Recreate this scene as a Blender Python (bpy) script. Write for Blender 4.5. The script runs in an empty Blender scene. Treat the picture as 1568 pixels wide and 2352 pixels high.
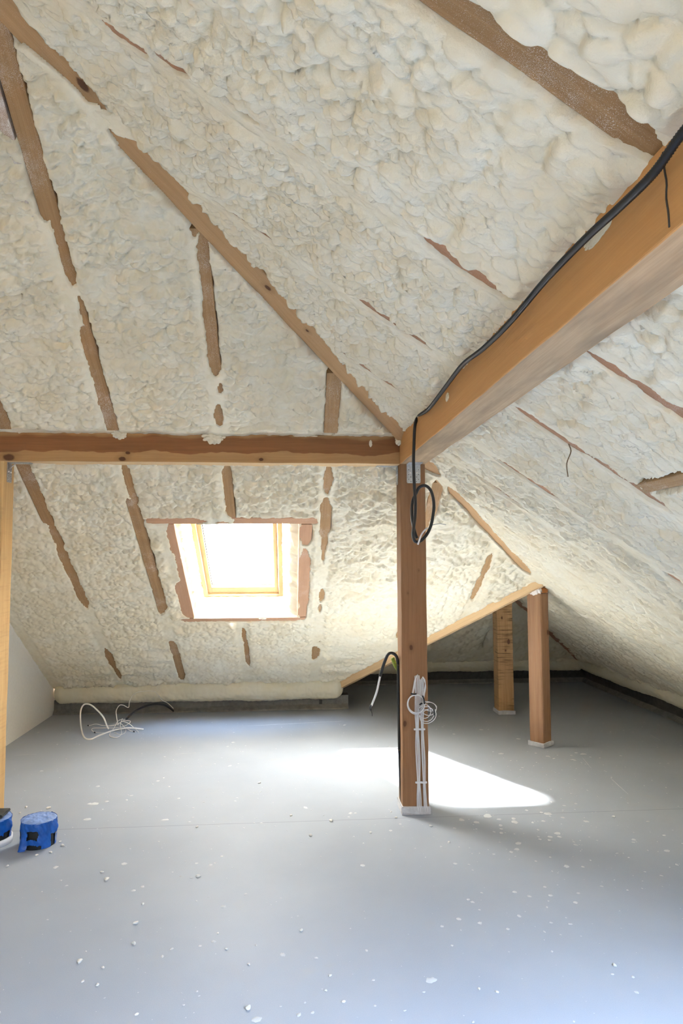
import bpy, bmesh, math, random
import numpy as np
from mathutils import Vector, Matrix

random.seed(7)
RNG = np.random.default_rng(11)
C = bpy.context.scene.collection
SC = bpy.context.scene

# ------------------------------------------------------------------ camera, sky, sun, exposure
FPX, YAW, PITCH, ROLL, CAMH = 1527.79, -0.0763, 0.0676, -0.0030, 1.45
_f = np.array([-math.sin(YAW) * math.cos(PITCH), math.cos(YAW) * math.cos(PITCH), math.sin(PITCH)])
_r = np.array([math.cos(YAW), math.sin(YAW), 0.0])
_u = np.cross(_r, _f)
_c, _s = math.cos(ROLL), math.sin(ROLL)
CR, CU = _c * _r + _s * _u, -_s * _r + _c * _u
cam_data = bpy.data.cameras.new('camera')
cam_data.sensor_fit = 'HORIZONTAL'
cam_data.sensor_width = 24.0
cam_data.lens = 24.0 * FPX / 1568.0
cam_data.clip_start = 0.05
cam = bpy.data.objects.new('camera', cam_data)
C.objects.link(cam)
cam.matrix_world = Matrix(((CR[0], CU[0], -_f[0], 0), (CR[1], CU[1], -_f[1], 0), (CR[2], CU[2], -_f[2], CAMH), (0, 0, 0, 1)))
SC.camera = cam
SC.view_settings.view_transform = 'Standard'
SC.view_settings.look = 'None'
SC.view_settings.gamma = 1.0
SC.view_settings.use_curve_mapping = False
SC.view_settings.exposure = 0.78
SC.cycles.max_bounces = 12
SC.cycles.diffuse_bounces = 8
SC.cycles.sample_clamp_indirect = 12.0

SKY_STRENGTH = 75.0
SUN_DIR = (0.87, -0.33, -1.0)
SKY_GLOW = (0.62, 0.597, 0.55)
SKY_BLUE = (0.84, 1.16, 1.72)
SKY_HAZE = (0.25, 0.248, 0.243)          # bright hazy half seen through the back window
world = bpy.data.worlds.new('sky')
SC.world = world
world.use_nodes = True
wn, wl = world.node_tree.nodes, world.node_tree.links
wn.clear()
wo = wn.new('ShaderNodeOutputWorld')
wb = wn.new('ShaderNodeBackground')
wt = wn.new('ShaderNodeTexCoord')
wd = wn.new('ShaderNodeVectorMath'); wd.operation = 'DOT_PRODUCT'
wd.inputs[1].default_value = (-0.10, 0.99, 0.0)          # towards the bright, hazy half of the sky
wsx = wn.new('ShaderNodeSeparateXYZ')
wl.new(wt.outputs['Generated'], wsx.inputs[0])
wz_ = wn.new('ShaderNodeMapRange'); wz_.interpolation_type = 'SMOOTHSTEP'     # blue sky dimmed low down, shaped to keep the far floor dark
wz_.inputs[1].default_value = 0.20; wz_.inputs[2].default_value = 0.85
wz_.inputs[3].default_value = 0.04; wz_.inputs[4].default_value = 1.0
wl.new(wsx.outputs['Z'], wz_.inputs[0])
wblue = wn.new('ShaderNodeVectorMath'); wblue.operation = 'SCALE'
wblue.inputs[0].default_value = SKY_BLUE
wl.new(wz_.outputs[0], wblue.inputs['Scale'])
wr = wn.new('ShaderNodeMapRange'); wr.inputs[1].default_value = -0.58; wr.inputs[2].default_value = -0.32
wmix = wn.new('ShaderNodeMix'); wmix.data_type = 'RGBA'
wl.new(wt.outputs['Generated'], wd.inputs[0])
wl.new(wd.outputs['Value'], wr.inputs[0])
wl.new(wr.outputs[0], wmix.inputs[0])
wl.new(wblue.outputs[0], wmix.inputs[6])
wmix.inputs[7].default_value = (*SKY_HAZE, 1)
wg = wn.new('ShaderNodeVectorMath'); wg.operation = 'DOT_PRODUCT'              # glow round the sun in the haze
wg.inputs[1].default_value = tuple(-Vector(SUN_DIR).normalized())
wl.new(wt.outputs['Generated'], wg.inputs[0])
wc = wn.new('ShaderNodeMath'); wc.operation = 'MAXIMUM'; wc.inputs[1].default_value = 0.0
wl.new(wg.outputs['Value'], wc.inputs[0])
wp_ = wn.new('ShaderNodeMath'); wp_.operation = 'POWER'; wp_.inputs[1].default_value = 14.0
wl.new(wc.outputs[0], wp_.inputs[0])
wgs = wn.new('ShaderNodeVectorMath'); wgs.operation = 'SCALE'; wgs.inputs[0].default_value = SKY_GLOW
wl.new(wp_.outputs[0], wgs.inputs['Scale'])
wadd = wn.new('ShaderNodeVectorMath'); wadd.operation = 'ADD'
wl.new(wmix.outputs[2], wadd.inputs[0]); wl.new(wgs.outputs[0], wadd.inputs[1])
wl.new(wadd.outputs[0], wb.inputs['Color'])
wb.inputs['Strength'].default_value = SKY_STRENGTH
wl.new(wb.outputs['Background'], wo.inputs['Surface'])

sun_data = bpy.data.lights.new('sun', 'SUN')
sun_data.energy = 190.0
sun_data.angle = math.radians(6.5)
sun_data.color = (1.0, 0.96, 0.90)
sun = bpy.data.objects.new('sun', sun_data)
C.objects.link(sun)
sun.rotation_euler = Vector(SUN_DIR).to_track_quat('-Z', 'Y').to_euler()

# ------------------------------------------------------------------ the roof's geometry
ZK, SL = 0.2227, 0.70357            # height of the slopes' foot and their tangent
XR, YK, Y2, XL = 3.4011, 6.4785, 7.6269, -2.1897
T2 = 1.4826                         # rise parameter of the wing's ridge
XW = XR - 2 * T2                    # left foot of the wing
YB, ZB, ZT = 3.816, 1.9911, 2.1563  # purlin beams
XP1, XP2 = 0.6346, 0.7830
YFRONT = -2.5
NRM = math.hypot(SL, 1)
NW = np.array([0, SL, 1]) / NRM     # outward normals of the slopes
NR = np.array([SL, 0, 1]) / NRM
NL = np.array([-SL, 0, 1]) / NRM


def wz(y): return ZK + SL * (YK - y)
def rz(x): return ZK + SL * (XR - x)
def hip(t): return np.array([XR - t, YK - t, ZK + SL * t])


def ray(px, py):
    return _f + CR * (px - 784) / FPX - CU * (py - 1176) / FPX


def on_plane(px, py, n, p):
    d = ray(px, py); o = np.array([0, 0, CAMH]); n = np.array(n, float)
    return o + d * ((np.array(p) - o) @ n) / (d @ n)


def on_y(px, py, y): return on_plane(px, py, (0, 1, 0), (0, y, 0))
def on_x(px, py, x): return on_plane(px, py, (1, 0, 0), (x, 0, 0))
def on_floor(px, py, z=0.0): return on_plane(px, py, (0, 0, 1), (0, 0, z))


# ------------------------------------------------------------------ helpers: objects
def tag(o, label=None, cat=None, group=None, kind=None):
    if label: o['label'] = label
    if cat: o['category'] = cat
    if group: o['group'] = group
    if kind: o['kind'] = kind
    return o


def mesh_np(name, verts, faces, mat, parent=None, smooth=True, loc=None):
    """verts (n,3); faces (m,k) array of equal-sided polygons, or a list of lists"""
    me = bpy.data.meshes.new(name)
    verts = np.asarray(verts, np.float32)
    if isinstance(faces, np.ndarray):
        m, k = faces.shape
        me.vertices.add(len(verts)); me.vertices.foreach_set('co', verts.ravel())
        me.loops.add(m * k); me.loops.foreach_set('vertex_index', faces.astype(np.int32).ravel())
        me.polygons.add(m)
        me.polygons.foreach_set('loop_start', np.arange(0, m * k, k, dtype=np.int32))
        me.update(calc_edges=True)
    else:
        me.from_pydata([tuple(map(float, v)) for v in verts], [], faces)
    if smooth:
        me.polygons.foreach_set('use_smooth', np.ones(len(me.polygons), bool))
    me.validate()
    if mat: me.materials.append(mat)
    o = bpy.data.objects.new(name, me)
    C.objects.link(o)
    if parent: o.parent = parent
    if loc is not None: o.location = tuple(map(float, loc))
    return o


def bm_obj(name, bm, mat, parent=None, smooth=False):
    me = bpy.data.meshes.new(name)
    bmesh.ops.recalc_face_normals(bm, faces=bm.faces)
    bm.to_mesh(me); bm.free()
    if smooth:
        me.polygons.foreach_set('use_smooth', np.ones(len(me.polygons), bool))
    for m in (mat if isinstance(mat, (list, tuple)) else [mat]):
        me.materials.append(m)
    o = bpy.data.objects.new(name, me)
    C.objects.link(o)
    if parent: o.parent = parent
    return o


def empty(name, loc=(0, 0, 0), rz_=0.0):
    o = bpy.data.objects.new(name, None)
    C.objects.link(o)
    o.location = tuple(map(float, loc)); o.rotation_euler = (0, 0, rz_)
    o.empty_display_size = 0.05
    return o


def box_bm(bm, lo, hi):
    v = [bm.verts.new((x, y, z)) for x in (lo[0], hi[0]) for y in (lo[1], hi[1]) for z in (lo[2], hi[2])]
    for f in ((0, 1, 3, 2), (4, 6, 7, 5), (0, 4, 5, 1), (2, 3, 7, 6), (0, 2, 6, 4), (1, 5, 7, 3)):
        bm.faces.new([v[i] for i in f])
    return v


def timber(name, p0, p1, up, w, h, mat, parent=None, bevel=0.004, wob=0.0015, bottom=None, notch=None):
    """sawn timber: p0-p1 runs along the middle of the face turned to the room, 'up' points away from the room"""
    p0, p1 = Vector(p0), Vector(p1)
    X = (p1 - p0); L = X.length; X.normalize()
    Z = Vector(up); Z = (Z - X * Z.dot(X)).normalized(); Y = Z.cross(X)
    bm = bmesh.new()
    n = max(2, int(L / 0.12))
    rings = []
    rr = random.Random(sum(map(ord, name)) + int(L * 1000))
    stops = [L * i / n for i in range(n + 1)]
    if notch:
        stops = [q for q in stops if not notch[0] - .02 < q < notch[1] + .02] + [notch[0], notch[0] + .0005, notch[1], notch[1] + .0005]
        stops.sort()
    for x in stops:
        cut = notch[2] if notch and notch[0] + .0002 < x < notch[1] + .0002 else 0.0
        ring = []
        for (a, b) in ((-1, 0), (1, 0), (1, 1), (-1, 1)):
            ring.append(bm.verts.new((x, a * w / 2 + rr.uniform(-wob, wob), b * h + (cut if b == 0 else 0) + rr.uniform(-wob, wob))))
        rings.append(ring)
    for a, b in zip(rings, rings[1:]):
        for k in range(4):
            f = bm.faces.new((a[k], a[(k + 1) % 4], b[(k + 1) % 4], b[k]))
            if k == 0 and bottom: f.material_index = 1
    bm.faces.new(rings[0]); bm.faces.new(list(reversed(rings[-1])))
    bm.normal_update()
    long_e = [e for e in bm.edges if abs((e.verts[0].co - e.verts[1].co).normalized().x) > 0.9 and e.calc_face_angle(0) > 0.8]
    if bevel:
        bmesh.ops.bevel(bm, geom=long_e, offset=bevel, segments=2, affect='EDGES', profile=0.5)
    o = bm_obj(name, bm, [mat, bottom] if bottom else mat, parent)
    o.matrix_world = Matrix(((X.x, Y.x, Z.x, p0.x), (X.y, Y.y, Z.y, p0.y), (X.z, Y.z, Z.z, p0.z), (0, 0, 0, 1)))
    return o


def smooth_path(pts, n):
    P = np.asarray(pts, float)
    P = np.vstack([2 * P[0] - P[1], P, 2 * P[-1] - P[-2]])
    out = []
    for i in range(1, len(P) - 2):
        t = np.linspace(0, 1, n, endpoint=False)[:, None]
        a, b, c, d = P[i - 1], P[i], P[i + 1], P[i + 2]
        out.append(0.5 * ((2 * b) + (-a + c) * t + (2 * a - 5 * b + 4 * c - d) * t ** 2 + (-a + 3 * b - 3 * c + d) * t ** 3))
    out.append(P[-2][None])
    return np.vstack(out)


def resample(P, step):
    d = np.r_[0, np.cumsum(np.linalg.norm(np.diff(P, axis=0), axis=1))]
    s = np.linspace(0, d[-1], max(3, int(d[-1] / step) + 1))
    return np.stack([np.interp(s, d, P[:, k]) for k in range(3)], 1)


def tube_geo(P, r, k=8):
    """tube round a polyline; r is a number or one radius per point"""
    P = np.asarray(P, float); n = len(P)
    r = np.full(n, r) if np.isscalar(r) else np.asarray(r)
    T = np.gradient(P, axis=0); T /= np.linalg.norm(T, axis=1)[:, None] + 1e-12
    a = np.array([0, 0, 1.0]) if abs(T[0][2]) < 0.9 else np.array([1.0, 0, 0])
    N = np.cross(T[0], a); N /= np.linalg.norm(N)
    ang = np.linspace(0, 2 * math.pi, k, endpoint=False)
    V = np.zeros((n, k, 3))
    for i in range(n):
        N = N - T[i] * (N @ T[i]); N /= np.linalg.norm(N)
        B = np.cross(T[i], N)
        V[i] = P[i] + r[i] * (np.cos(ang)[:, None] * N + np.sin(ang)[:, None] * B)
    i = np.arange(n - 1)[:, None] * k; j = np.arange(k)[None]
    F = np.stack([i + j, i + (j + 1) % k, i + k + (j + 1) % k, i + k + j], -1).reshape(-1, 4)
    V = V.reshape(-1, 3)
    # close the ends with a fan of quads onto a centre vertex
    e0, e1 = len(V), len(V) + 1
    V = np.vstack([V, P[0], P[-1]])
    caps = []
    for q in range(0, k, 2):
        caps.append((e0, (q + 2) % k, (q + 1) % k, q))
        b = (n - 1) * k
        caps.append((e1, b + q, b + (q + 1) % k, b + (q + 2) % k))
    return V, np.vstack([F, np.array(caps)])


def tube(name, pts, r, mat, parent=None, step=0.01, sm=8, k=8, ribs=None):
    P = resample(smooth_path(pts, sm), ribs / 2 if ribs else step)
    rad = r
    if ribs:
        rad = np.where(np.arange(len(P)) % 2 == 0, r, r * 0.84)
    V, F = tube_geo(P, rad, k)
    o0 = P[0]
    return mesh_np(name, V - (o0 if parent is None else 0), F, mat, parent, True, o0 if parent is None else None)


def join_geo(parts):
    Vs, Fs, o = [], [], 0
    for V, F in parts:
        Vs.append(V); Fs.append(F + o); o += len(V)
    return np.vstack(Vs), np.vstack(Fs)


# ------------------------------------------------------------------ helpers: noise
def _hash(ix, iy, seed):
    h = (ix.astype(np.int64) * 374761393 + iy.astype(np.int64) * 668265263 + seed * 974711) & 0xFFFFFFFF
    h = ((h ^ (h >> 13)) * 1274126177) & 0xFFFFFFFF
    h = ((h ^ (h >> 16)) * 2246822519) & 0xFFFFFFFF
    return h ^ (h >> 15)


def vnoise(u, v, seed=0):
    iu, iv = np.floor(u), np.floor(v)
    fu, fv = (u - iu), (v - iv)
    fu = fu * fu * fu * (fu * (fu * 6 - 15) + 10); fv = fv * fv * fv * (fv * (fv * 6 - 15) + 10)
    g = lambda a, b: (_hash(iu + a, iv + b, seed) & 0xFFFF).astype(np.float32) / 65535.0
    return ((g(0, 0) * (1 - fu) + g(1, 0) * fu) * (1 - fv) + (g(0, 1) * (1 - fu) + g(1, 1) * fu) * fv) * 2 - 1


def fbm(u, v, seed=0, o=3):
    s, a, t = 0, 1.0, 0
    for k in range(o):
        s = s + a * vnoise(u * 2 ** k, v * 2 ** k, seed + 17 * k); t += a; a *= 0.5
    return s / t


def billow(u, v, seed=0):
    """rounded cauliflower lumps meeting in creases; returns height 0..1 and a random number per lump"""
    iu, iv = np.floor(u), np.floor(v)
    f1 = np.full(u.shape, 9.0, np.float32); f2 = f1.copy(); cid = np.zeros(u.shape, np.float32)
    for dx in (-1, 0, 1):
        for dy in (-1, 0, 1):
            h = _hash(iu + dx, iv + dy, seed)
            px = iu + dx + (h & 0x3FF) / 1023.0; py = iv + dy + ((h >> 10) & 0x3FF) / 1023.0
            rw = 0.75 + 0.5 * ((h >> 20) & 0xFF) / 255.0
            d = ((u - px) ** 2 + (v - py) ** 2) * rw
            m = d < f1
            f2 = np.where(m, f1, np.minimum(f2, d)); f1 = np.where(m, d, f1); cid = np.where(m, ((h >> 12) & 0xFFFF) / 65535.0, cid)
    a = np.sqrt(f1); t = np.clip((np.sqrt(f2) - a) / 0.34, 0, 1)
    return (1 - 0.75 * f1) * (0.25 + 0.75 * np.sqrt(1 - (1 - t) ** 2)) - 0.70, cid


def sstep(a, b, x):
    t = np.clip((x - a) / (b - a), 0, 1)
    return t * t * (3 - 2 * t)


def lumps(u, v, seed, big=1.0, small=1.0, pit=0.0):
    """height field of sprayed foam; 'pit' turns the mid lumps into shallow dished scales"""
    wu = u + 0.020 * fbm(u * 8, v * 8, seed + 1) + 0.005 * vnoise(u * 34, v * 34, seed + 2)
    wv = v + 0.020 * fbm(u * 8, v * 8, seed + 3) + 0.005 * vnoise(u * 34, v * 34, seed + 4)
    m1 = 0.5 + 0.5 * fbm(u * 2.3, v * 2.3, seed + 5)
    m2 = sstep(0.25, 0.75, 0.5 + 0.6 * fbm(u * 3.1, v * 3.1, seed + 11))
    b1, c1 = billow(wu / 0.105, wv / 0.080, seed + 6)
    b2, c2 = billow(wu / 0.048 + 3.1, wv / 0.034, seed + 7)
    b3, c3 = billow(wu / 0.022, wv / 0.017 + 9.7, seed + 8)
    h = big * (0.024 * b1 + 0.020 * (c1 - .5) * (b1 + .72) + 0.012 * fbm(u * 3, v * 3, seed + 9))
    mid = 0.017 * b2 + 0.014 * (c2 - .5) * (b2 + .72)
    h = h + small * mid * (0.45 + 0.9 * m1) * (1 - 2.0 * pit)
    h = h + small * (0.0062 * b3 + .005 * (c3 - .5) * (b3 + .72)) * (0.30 + 0.9 * m2) * (1 - 0.9 * pit)
    return h


# ------------------------------------------------------------------ helpers: materials
def nodes_of(name):
    m = bpy.data.materials.new(name)
    m.use_nodes = True
    nt = m.node_tree
    return m, nt.nodes, nt.links, nt.nodes['Principled BSDF']


def N(nd, kind, **kw):
    n = nd.new(kind)
    for k, v in kw.items():
        setattr(n, k, v)
    return n


def math_node(nd, lk, op, a, b=None, c=None, clamp=False):
    n = nd.new('ShaderNodeMath'); n.operation = op; n.use_clamp = clamp
    for i, x in enumerate((a, b, c)):
        if x is None: continue
        if isinstance(x, (int, float)): n.inputs[i].default_value = x
        else: lk.new(x, n.inputs[i])
    return n.outputs[0]


def mix_col(nd, lk, fac, a, b, mode='MIX'):
    n = nd.new('ShaderNodeMix'); n.data_type = 'RGBA'; n.blend_type = mode
    if isinstance(fac, (int, float)): n.inputs[0].default_value = fac
    else: lk.new(fac, n.inputs[0])
    for i, x in ((6, a), (7, b)):
        if isinstance(x, tuple): n.inputs[i].default_value = (*x, 1)
        else: lk.new(x, n.inputs[i])
    return n.outputs[2]


def noise(nd, lk, vec, scale, detail=3, rough=0.55):
    n = nd.new('ShaderNodeTexNoise')
    n.inputs['Scale'].default_value = scale; n.inputs['Detail'].default_value = detail; n.inputs['Roughness'].default_value = rough
    if vec is not None: lk.new(vec, n.inputs['Vector'])
    return n.outputs['Fac']


def ramp(nd, lk, fac, lo, hi, a=0.0, b=1.0):
    n = nd.new('ShaderNodeMapRange'); n.clamp = True
    lk.new(fac, n.inputs[0])
    n.inputs[1].default_value = lo; n.inputs[2].default_value = hi
    n.inputs[3].default_value = a; n.inputs[4].default_value = b
    return n.outputs[0]


def scaled(nd, lk, vec, s, loc=None):
    n = nd.new('ShaderNodeMapping')
    n.inputs['Scale'].default_value = s
    if loc: n.inputs['Location'].default_value = loc
    lk.new(vec, n.inputs['Vector'])
    return n.outputs['Vector']


def foam_mat(name, a=(0.73, 0.645, 0.475), b=(0.785, 0.73, 0.59)):
    m, nd, lk, p = nodes_of(name)
    tc = N(nd, 'ShaderNodeTexCoord')
    v = tc.outputs['Object']
    f = ramp(nd, lk, noise(nd, lk, v, 4.5, 4, 0.6), 0.35, 0.65)
    col = mix_col(nd, lk, f, a, b)
    y = ramp(nd, lk, noise(nd, lk, v, 11, 2, 0.5), 0.60, 0.75, 0, 0.45)
    col = mix_col(nd, lk, y, col, (0.66, 0.57, 0.37))
    lk.new(col, p.inputs['Base Color'])
    p.inputs['Roughness'].default_value = 0.62
    p.inputs['Specular IOR Level'].default_value = 0.25
    bmp = N(nd, 'ShaderNodeBump')
    bmp.inputs['Strength'].default_value = 0.35; bmp.inputs['Distance'].default_value = 0.004
    lk.new(noise(nd, lk, v, 190, 3, 0.6), bmp.inputs['Height'])
    lk.new(bmp.outputs['Normal'], p.inputs['Normal'])
    return m


def wood_mat(name, light, dark, contrast=1.0, knots=(), dust=0.0, scale=1.0, rough=0.72, band=None, saw=0.0, stain=None):
    """grain runs along the object's own X; knots = (x, y, z, radius) in the timber's own metres"""
    m, nd, lk, p = nodes_of(name)
    tc = N(nd, 'ShaderNodeTexCoord'); oi = N(nd, 'ShaderNodeObjectInfo')
    v0 = tc.outputs['Object']
    off = N(nd, 'ShaderNodeVectorMath', operation='MULTIPLY_ADD')
    lk.new(oi.outputs['Random'], off.inputs[0]); off.inputs[1].default_value = (31.0, 17.0, 23.0); lk.new(v0, off.inputs[2])
    v = off.outputs['Vector']
    warp = noise(nd, lk, scaled(nd, lk, v, (1.1, 5, 5)), 1.4, 2)
    wv = N(nd, 'ShaderNodeVectorMath', operation='MULTIPLY_ADD')
    lk.new(warp, wv.inputs[0]); wv.inputs[1].default_value = (0, 0.05, 0.05); lk.new(v, wv.inputs[2])
    g1 = noise(nd, lk, scaled(nd, lk, wv.outputs['Vector'], (0.7 * scale, 26 * scale, 26 * scale)), 1.6, 4, 0.6)
    g2 = noise(nd, lk, scaled(nd, lk, wv.outputs['Vector'], (4 * scale, 190 * scale, 190 * scale)), 1.0, 3, 0.6)
    f = math_node(nd, lk, 'ADD', math_node(nd, lk, 'MULTIPLY', ramp(nd, lk, g1, 0.32, 0.70), 0.65 * contrast),
                  math_node(nd, lk, 'MULTIPLY', ramp(nd, lk, g2, 0.35, 0.75), 0.40 * contrast), clamp=True)
    col = mix_col(nd, lk, f, light, dark)
    if band:                                       # heartwood above a wavy line, sapwood below
        zline, hcol = band
        sx = N(nd, 'ShaderNodeSeparateXYZ'); lk.new(v0, sx.inputs[0])
        wob = math_node(nd, lk, 'MULTIPLY_ADD', noise(nd, lk, scaled(nd, lk, v0, (1.0, 0.0, 0.0)), 4.0, 3, 0.5), 0.09, zline - 0.045)
        d = math_node(nd, lk, 'SUBTRACT', sx.outputs['Z'], wob)
        bf = ramp(nd, lk, d, 0.0, 0.004)
        top = math_node(nd, lk, 'MULTIPLY', bf, ramp(nd, lk, d, 0.105, 0.085))
        col = mix_col(nd, lk, math_node(nd, lk, 'MULTIPLY', top, 0.85), col, mix_col(nd, lk, f, hcol, tuple(x * 0.55 for x in hcol)))
    if saw:                                        # cross-cut saw marks
        s1 = noise(nd, lk, scaled(nd, lk, v, (70, 4, 4)), 1.0, 3, 0.7)
        big = noise(nd, lk, v, 5, 2)
        sf = math_node(nd, lk, 'MULTIPLY', ramp(nd, lk, s1, 0.48, 0.66), ramp(nd, lk, big, 0.42, 0.60, 0, saw))
        col = mix_col(nd, lk, sf, col, tuple(x * 0.33 for x in dark))
    if stain:
        st = ramp(nd, lk, noise(nd, lk, scaled(nd, lk, v, (1.6, 7, 7)), 1.3, 4, 0.6), 0.42, 0.64)
        col = mix_col(nd, lk, math_node(nd, lk, 'MULTIPLY', st, stain[1]), col, stain[0])
    for (kx, ky, kz, kr) in knots:
        sub = N(nd, 'ShaderNodeVectorMath', operation='SUBTRACT'); lk.new(v0, sub.inputs[0]); sub.inputs[1].default_value = (kx, ky, kz)
        sc = N(nd, 'ShaderNodeVectorMath', operation='MULTIPLY'); lk.new(sub.outputs[0], sc.inputs[0]); sc.inputs[1].default_value = (0.62, 1, 1)
        ln = N(nd, 'ShaderNodeVectorMath', operation='LENGTH'); lk.new(sc.outputs[0], ln.inputs[0])
        dd = math_node(nd, lk, 'ADD', ln.outputs['Value'], math_node(nd, lk, 'MULTIPLY', noise(nd, lk, v0, 40, 2), 0.008))
        halo = ramp(nd, lk, dd, kr * 2.4, kr * 1.0, 0, 0.45)
        col = mix_col(nd, lk, halo, col, tuple(x * 0.75 for x in dark))
        core = ramp(nd, lk, dd, kr * 1.15, kr * 0.85, 0, 0.92)
        col = mix_col(nd, lk, core, col, (0.085, 0.035, 0.018))
    if dust:                                       # dried foam mist speckled over the wood
        fine = noise(nd, lk, v, 620, 2, 0.7)
        broad = ramp(nd, lk, noise(nd, lk, v, 5.5, 4, 0.7), 0.40, 0.70)
        thr = math_node(nd, lk, 'SUBTRACT', fine, math_node(nd, lk, 'MULTIPLY_ADD', broad, -0.26 * dust, 0.74 - 0.08 * dust))
        col = mix_col(nd, lk, ramp(nd, lk, thr, 0.0, 0.05, 0, 0.85), col, (0.74, 0.70, 0.66))
    lk.new(col, p.inputs['Base Color'])
    p.inputs['Roughness'].default_value = rough
    p.inputs['Specular IOR Level'].default_value = 0.2
    bmp = N(nd, 'ShaderNodeBump')
    bmp.inputs['Strength'].default_value = 0.25; bmp.inputs['Distance'].default_value = 0.002
    lk.new(g2, bmp.inputs['Height']); lk.new(bmp.outputs['Normal'], p.inputs['Normal'])
    return m


def plain_mat(name, col, rough=0.5, metal=0.0, var=0.08, scale=30, bump=0.0, spec=0.4, trans=0.0):
    m, nd, lk, p = nodes_of(name)
    tc = N(nd, 'ShaderNodeTexCoord')
    f = noise(nd, lk, tc.outputs['Object'], scale, 4, 0.6)
    c = mix_col(nd, lk, ramp(nd, lk, f, 0.3, 0.7), tuple(x * (1 - var) for x in col), tuple(min(1, x * (1 + var)) for x in col))
    lk.new(c, p.inputs['Base Color'])
    p.inputs['Roughness'].default_value = rough
    p.inputs['Metallic'].default_value = metal
    p.inputs['Specular IOR Level'].default_value = spec
    if trans: p.inputs['Transmission Weight'].default_value = trans
    if bump:
        b = N(nd, 'ShaderNodeBump'); b.inputs['Strength'].default_value = bump; b.inputs['Distance'].default_value = 0.003
        lk.new(f, b.inputs['Height']); lk.new(b.outputs['Normal'], p.inputs['Normal'])
    return m


FOAM = foam_mat('sprayed_foam')
FOAM_SMOOTH = foam_mat('sprayed_foam_smooth', (0.68, 0.62, 0.46), (0.72, 0.67, 0.53))
W_RAFTER = wood_mat('rafter_wood', (0.375, 0.230, 0.112), (0.225, 0.126, 0.056), 0.9, dust=0.65)
W_RAFTER_RED = wood_mat('rafter_wood_reddish', (0.44, 0.245, 0.145), (0.28, 0.135, 0.070), 0.7, dust=0.6)
W_DUSTY = wood_mat('foam_misted_wood', (0.44, 0.33, 0.25), (0.34, 0.24, 0.17), 0.6, dust=1.4)
W_PALE = wood_mat('pale_pine', (0.66, 0.47, 0.27), (0.50, 0.32, 0.16), 0.7)
W_TRIM = wood_mat('trimmer_wood', (0.50, 0.30, 0.185), (0.34, 0.18, 0.10), 0.6, dust=0.5)
W_VALLEY = wood_mat('valley_wood', (0.60, 0.42, 0.235), (0.44, 0.27, 0.13), 0.8)
W_LEFTPOST = wood_mat('left_post_wood', (0.60, 0.40, 0.19), (0.42, 0.25, 0.10), 0.9, saw=0.18)
W_POST = wood_mat('post_wood', (0.285, 0.155, 0.080), (0.185, 0.092, 0.045), 0.75,
                  knots=((0.93, -0.02, 0.0, 0.013), (1.37, 0.03, 0.0, 0.006), (1.24, -0.035, 0.0, 0.006), (0.50, -0.06, 0.0, 0.014)))
W_POST2 = wood_mat('second_post_wood', (0.33, 0.185, 0.10), (0.20, 0.10, 0.05), 1.0, knots=((0.86, 0.035, 0.0, 0.016),), stain=((0.23, 0.13, 0.08), 0.35))
W_POST3 = wood_mat('third_post_wood', (0.44, 0.265, 0.125), (0.30, 0.16, 0.07), 0.9, saw=1.0,
                   knots=((0.66, 0.03, 0.0, 0.018), (0.58, 0.0, 0.0, 0.011), (1.05, -0.04, 0.0, 0.018), (0.88, -0.03, 0, 0.012)))
W_CROSS = wood_mat('cross_beam_wood', (0.43, 0.255, 0.115), (0.29, 0.155, 0.065), 0.7, band=(0.055, (0.245, 0.098, 0.040)),
                   knots=((0.50, -0.074, 0.055, 0.008), (0.62, -0.074, 0.020, 0.022), (1.27, -0.074, 0.050, 0.012), (1.24, -0.074, 0.016, 0.016), (2.02, -0.074, 0.02, 0.012)))
W_BEAM = wood_mat('right_beam_wood', (0.56, 0.30, 0.115), (0.44, 0.215, 0.075), 0.55, rough=0.75)
W_BEAM_UNDER = wood_mat('right_beam_sawn_underside', (0.52, 0.375, 0.235), (0.36, 0.245, 0.145), 1.0, stain=((0.20, 0.145, 0.10), 0.55))
W_DECK = wood_mat('roof_boards', (0.40, 0.27, 0.16), (0.28, 0.17, 0.09), 0.8)
PLASTER = plain_mat('white_plaster', (0.80, 0.78, 0.735), 0.8, var=0.03, scale=60, bump=0.12)
MEMBRANE = plain_mat('dark_membrane', (0.050, 0.050, 0.047), 0.65, var=0.35, scale=25, bump=0.2)
UPSTAND = plain_mat('grey_upstand', (0.16, 0.155, 0.143), 0.6, var=0.25, scale=18, bump=0.2)
BASEWRAP = plain_mat('grey_white_collar', (0.50, 0.50, 0.52), 0.6, var=0.12, scale=40, bump=0.2)
STEEL = plain_mat('galvanised_steel', (0.50, 0.52, 0.54), 0.42, metal=0.85, var=0.15, scale=60)
NAIL = plain_mat('nail_steel', (0.75, 0.74, 0.70), 0.3, metal=0.9)
HOLE = plain_mat('hole_dark', (0.05, 0.045, 0.04), 0.8)
BLACK_PLASTIC = plain_mat('black_conduit', (0.016, 0.016, 0.017), 0.42, var=0.2)
WHITE_CABLE = plain_mat('white_cable', (0.70, 0.71, 0.74), 0.45, var=0.04)
CREAM_CABLE = plain_mat('cream_cable', (0.74, 0.70, 0.62), 0.5, var=0.05)
GREY_CABLE = plain_mat('grey_cable', (0.42, 0.42, 0.40), 0.5, var=0.05)
BLACK_TAPE = plain_mat('black_tape', (0.012, 0.013, 0.016), 0.5, bump=0.3, scale=50)
BLUE_WRAP = plain_mat('blue_wrap', (0.006, 0.085, 0.40), 0.38, var=0.22, scale=22, bump=0.5)
BLUE_TOP = plain_mat('dusty_blue_cover', (0.20, 0.30, 0.58), 0.5, var=0.22, scale=26, bump=0.6)
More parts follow.
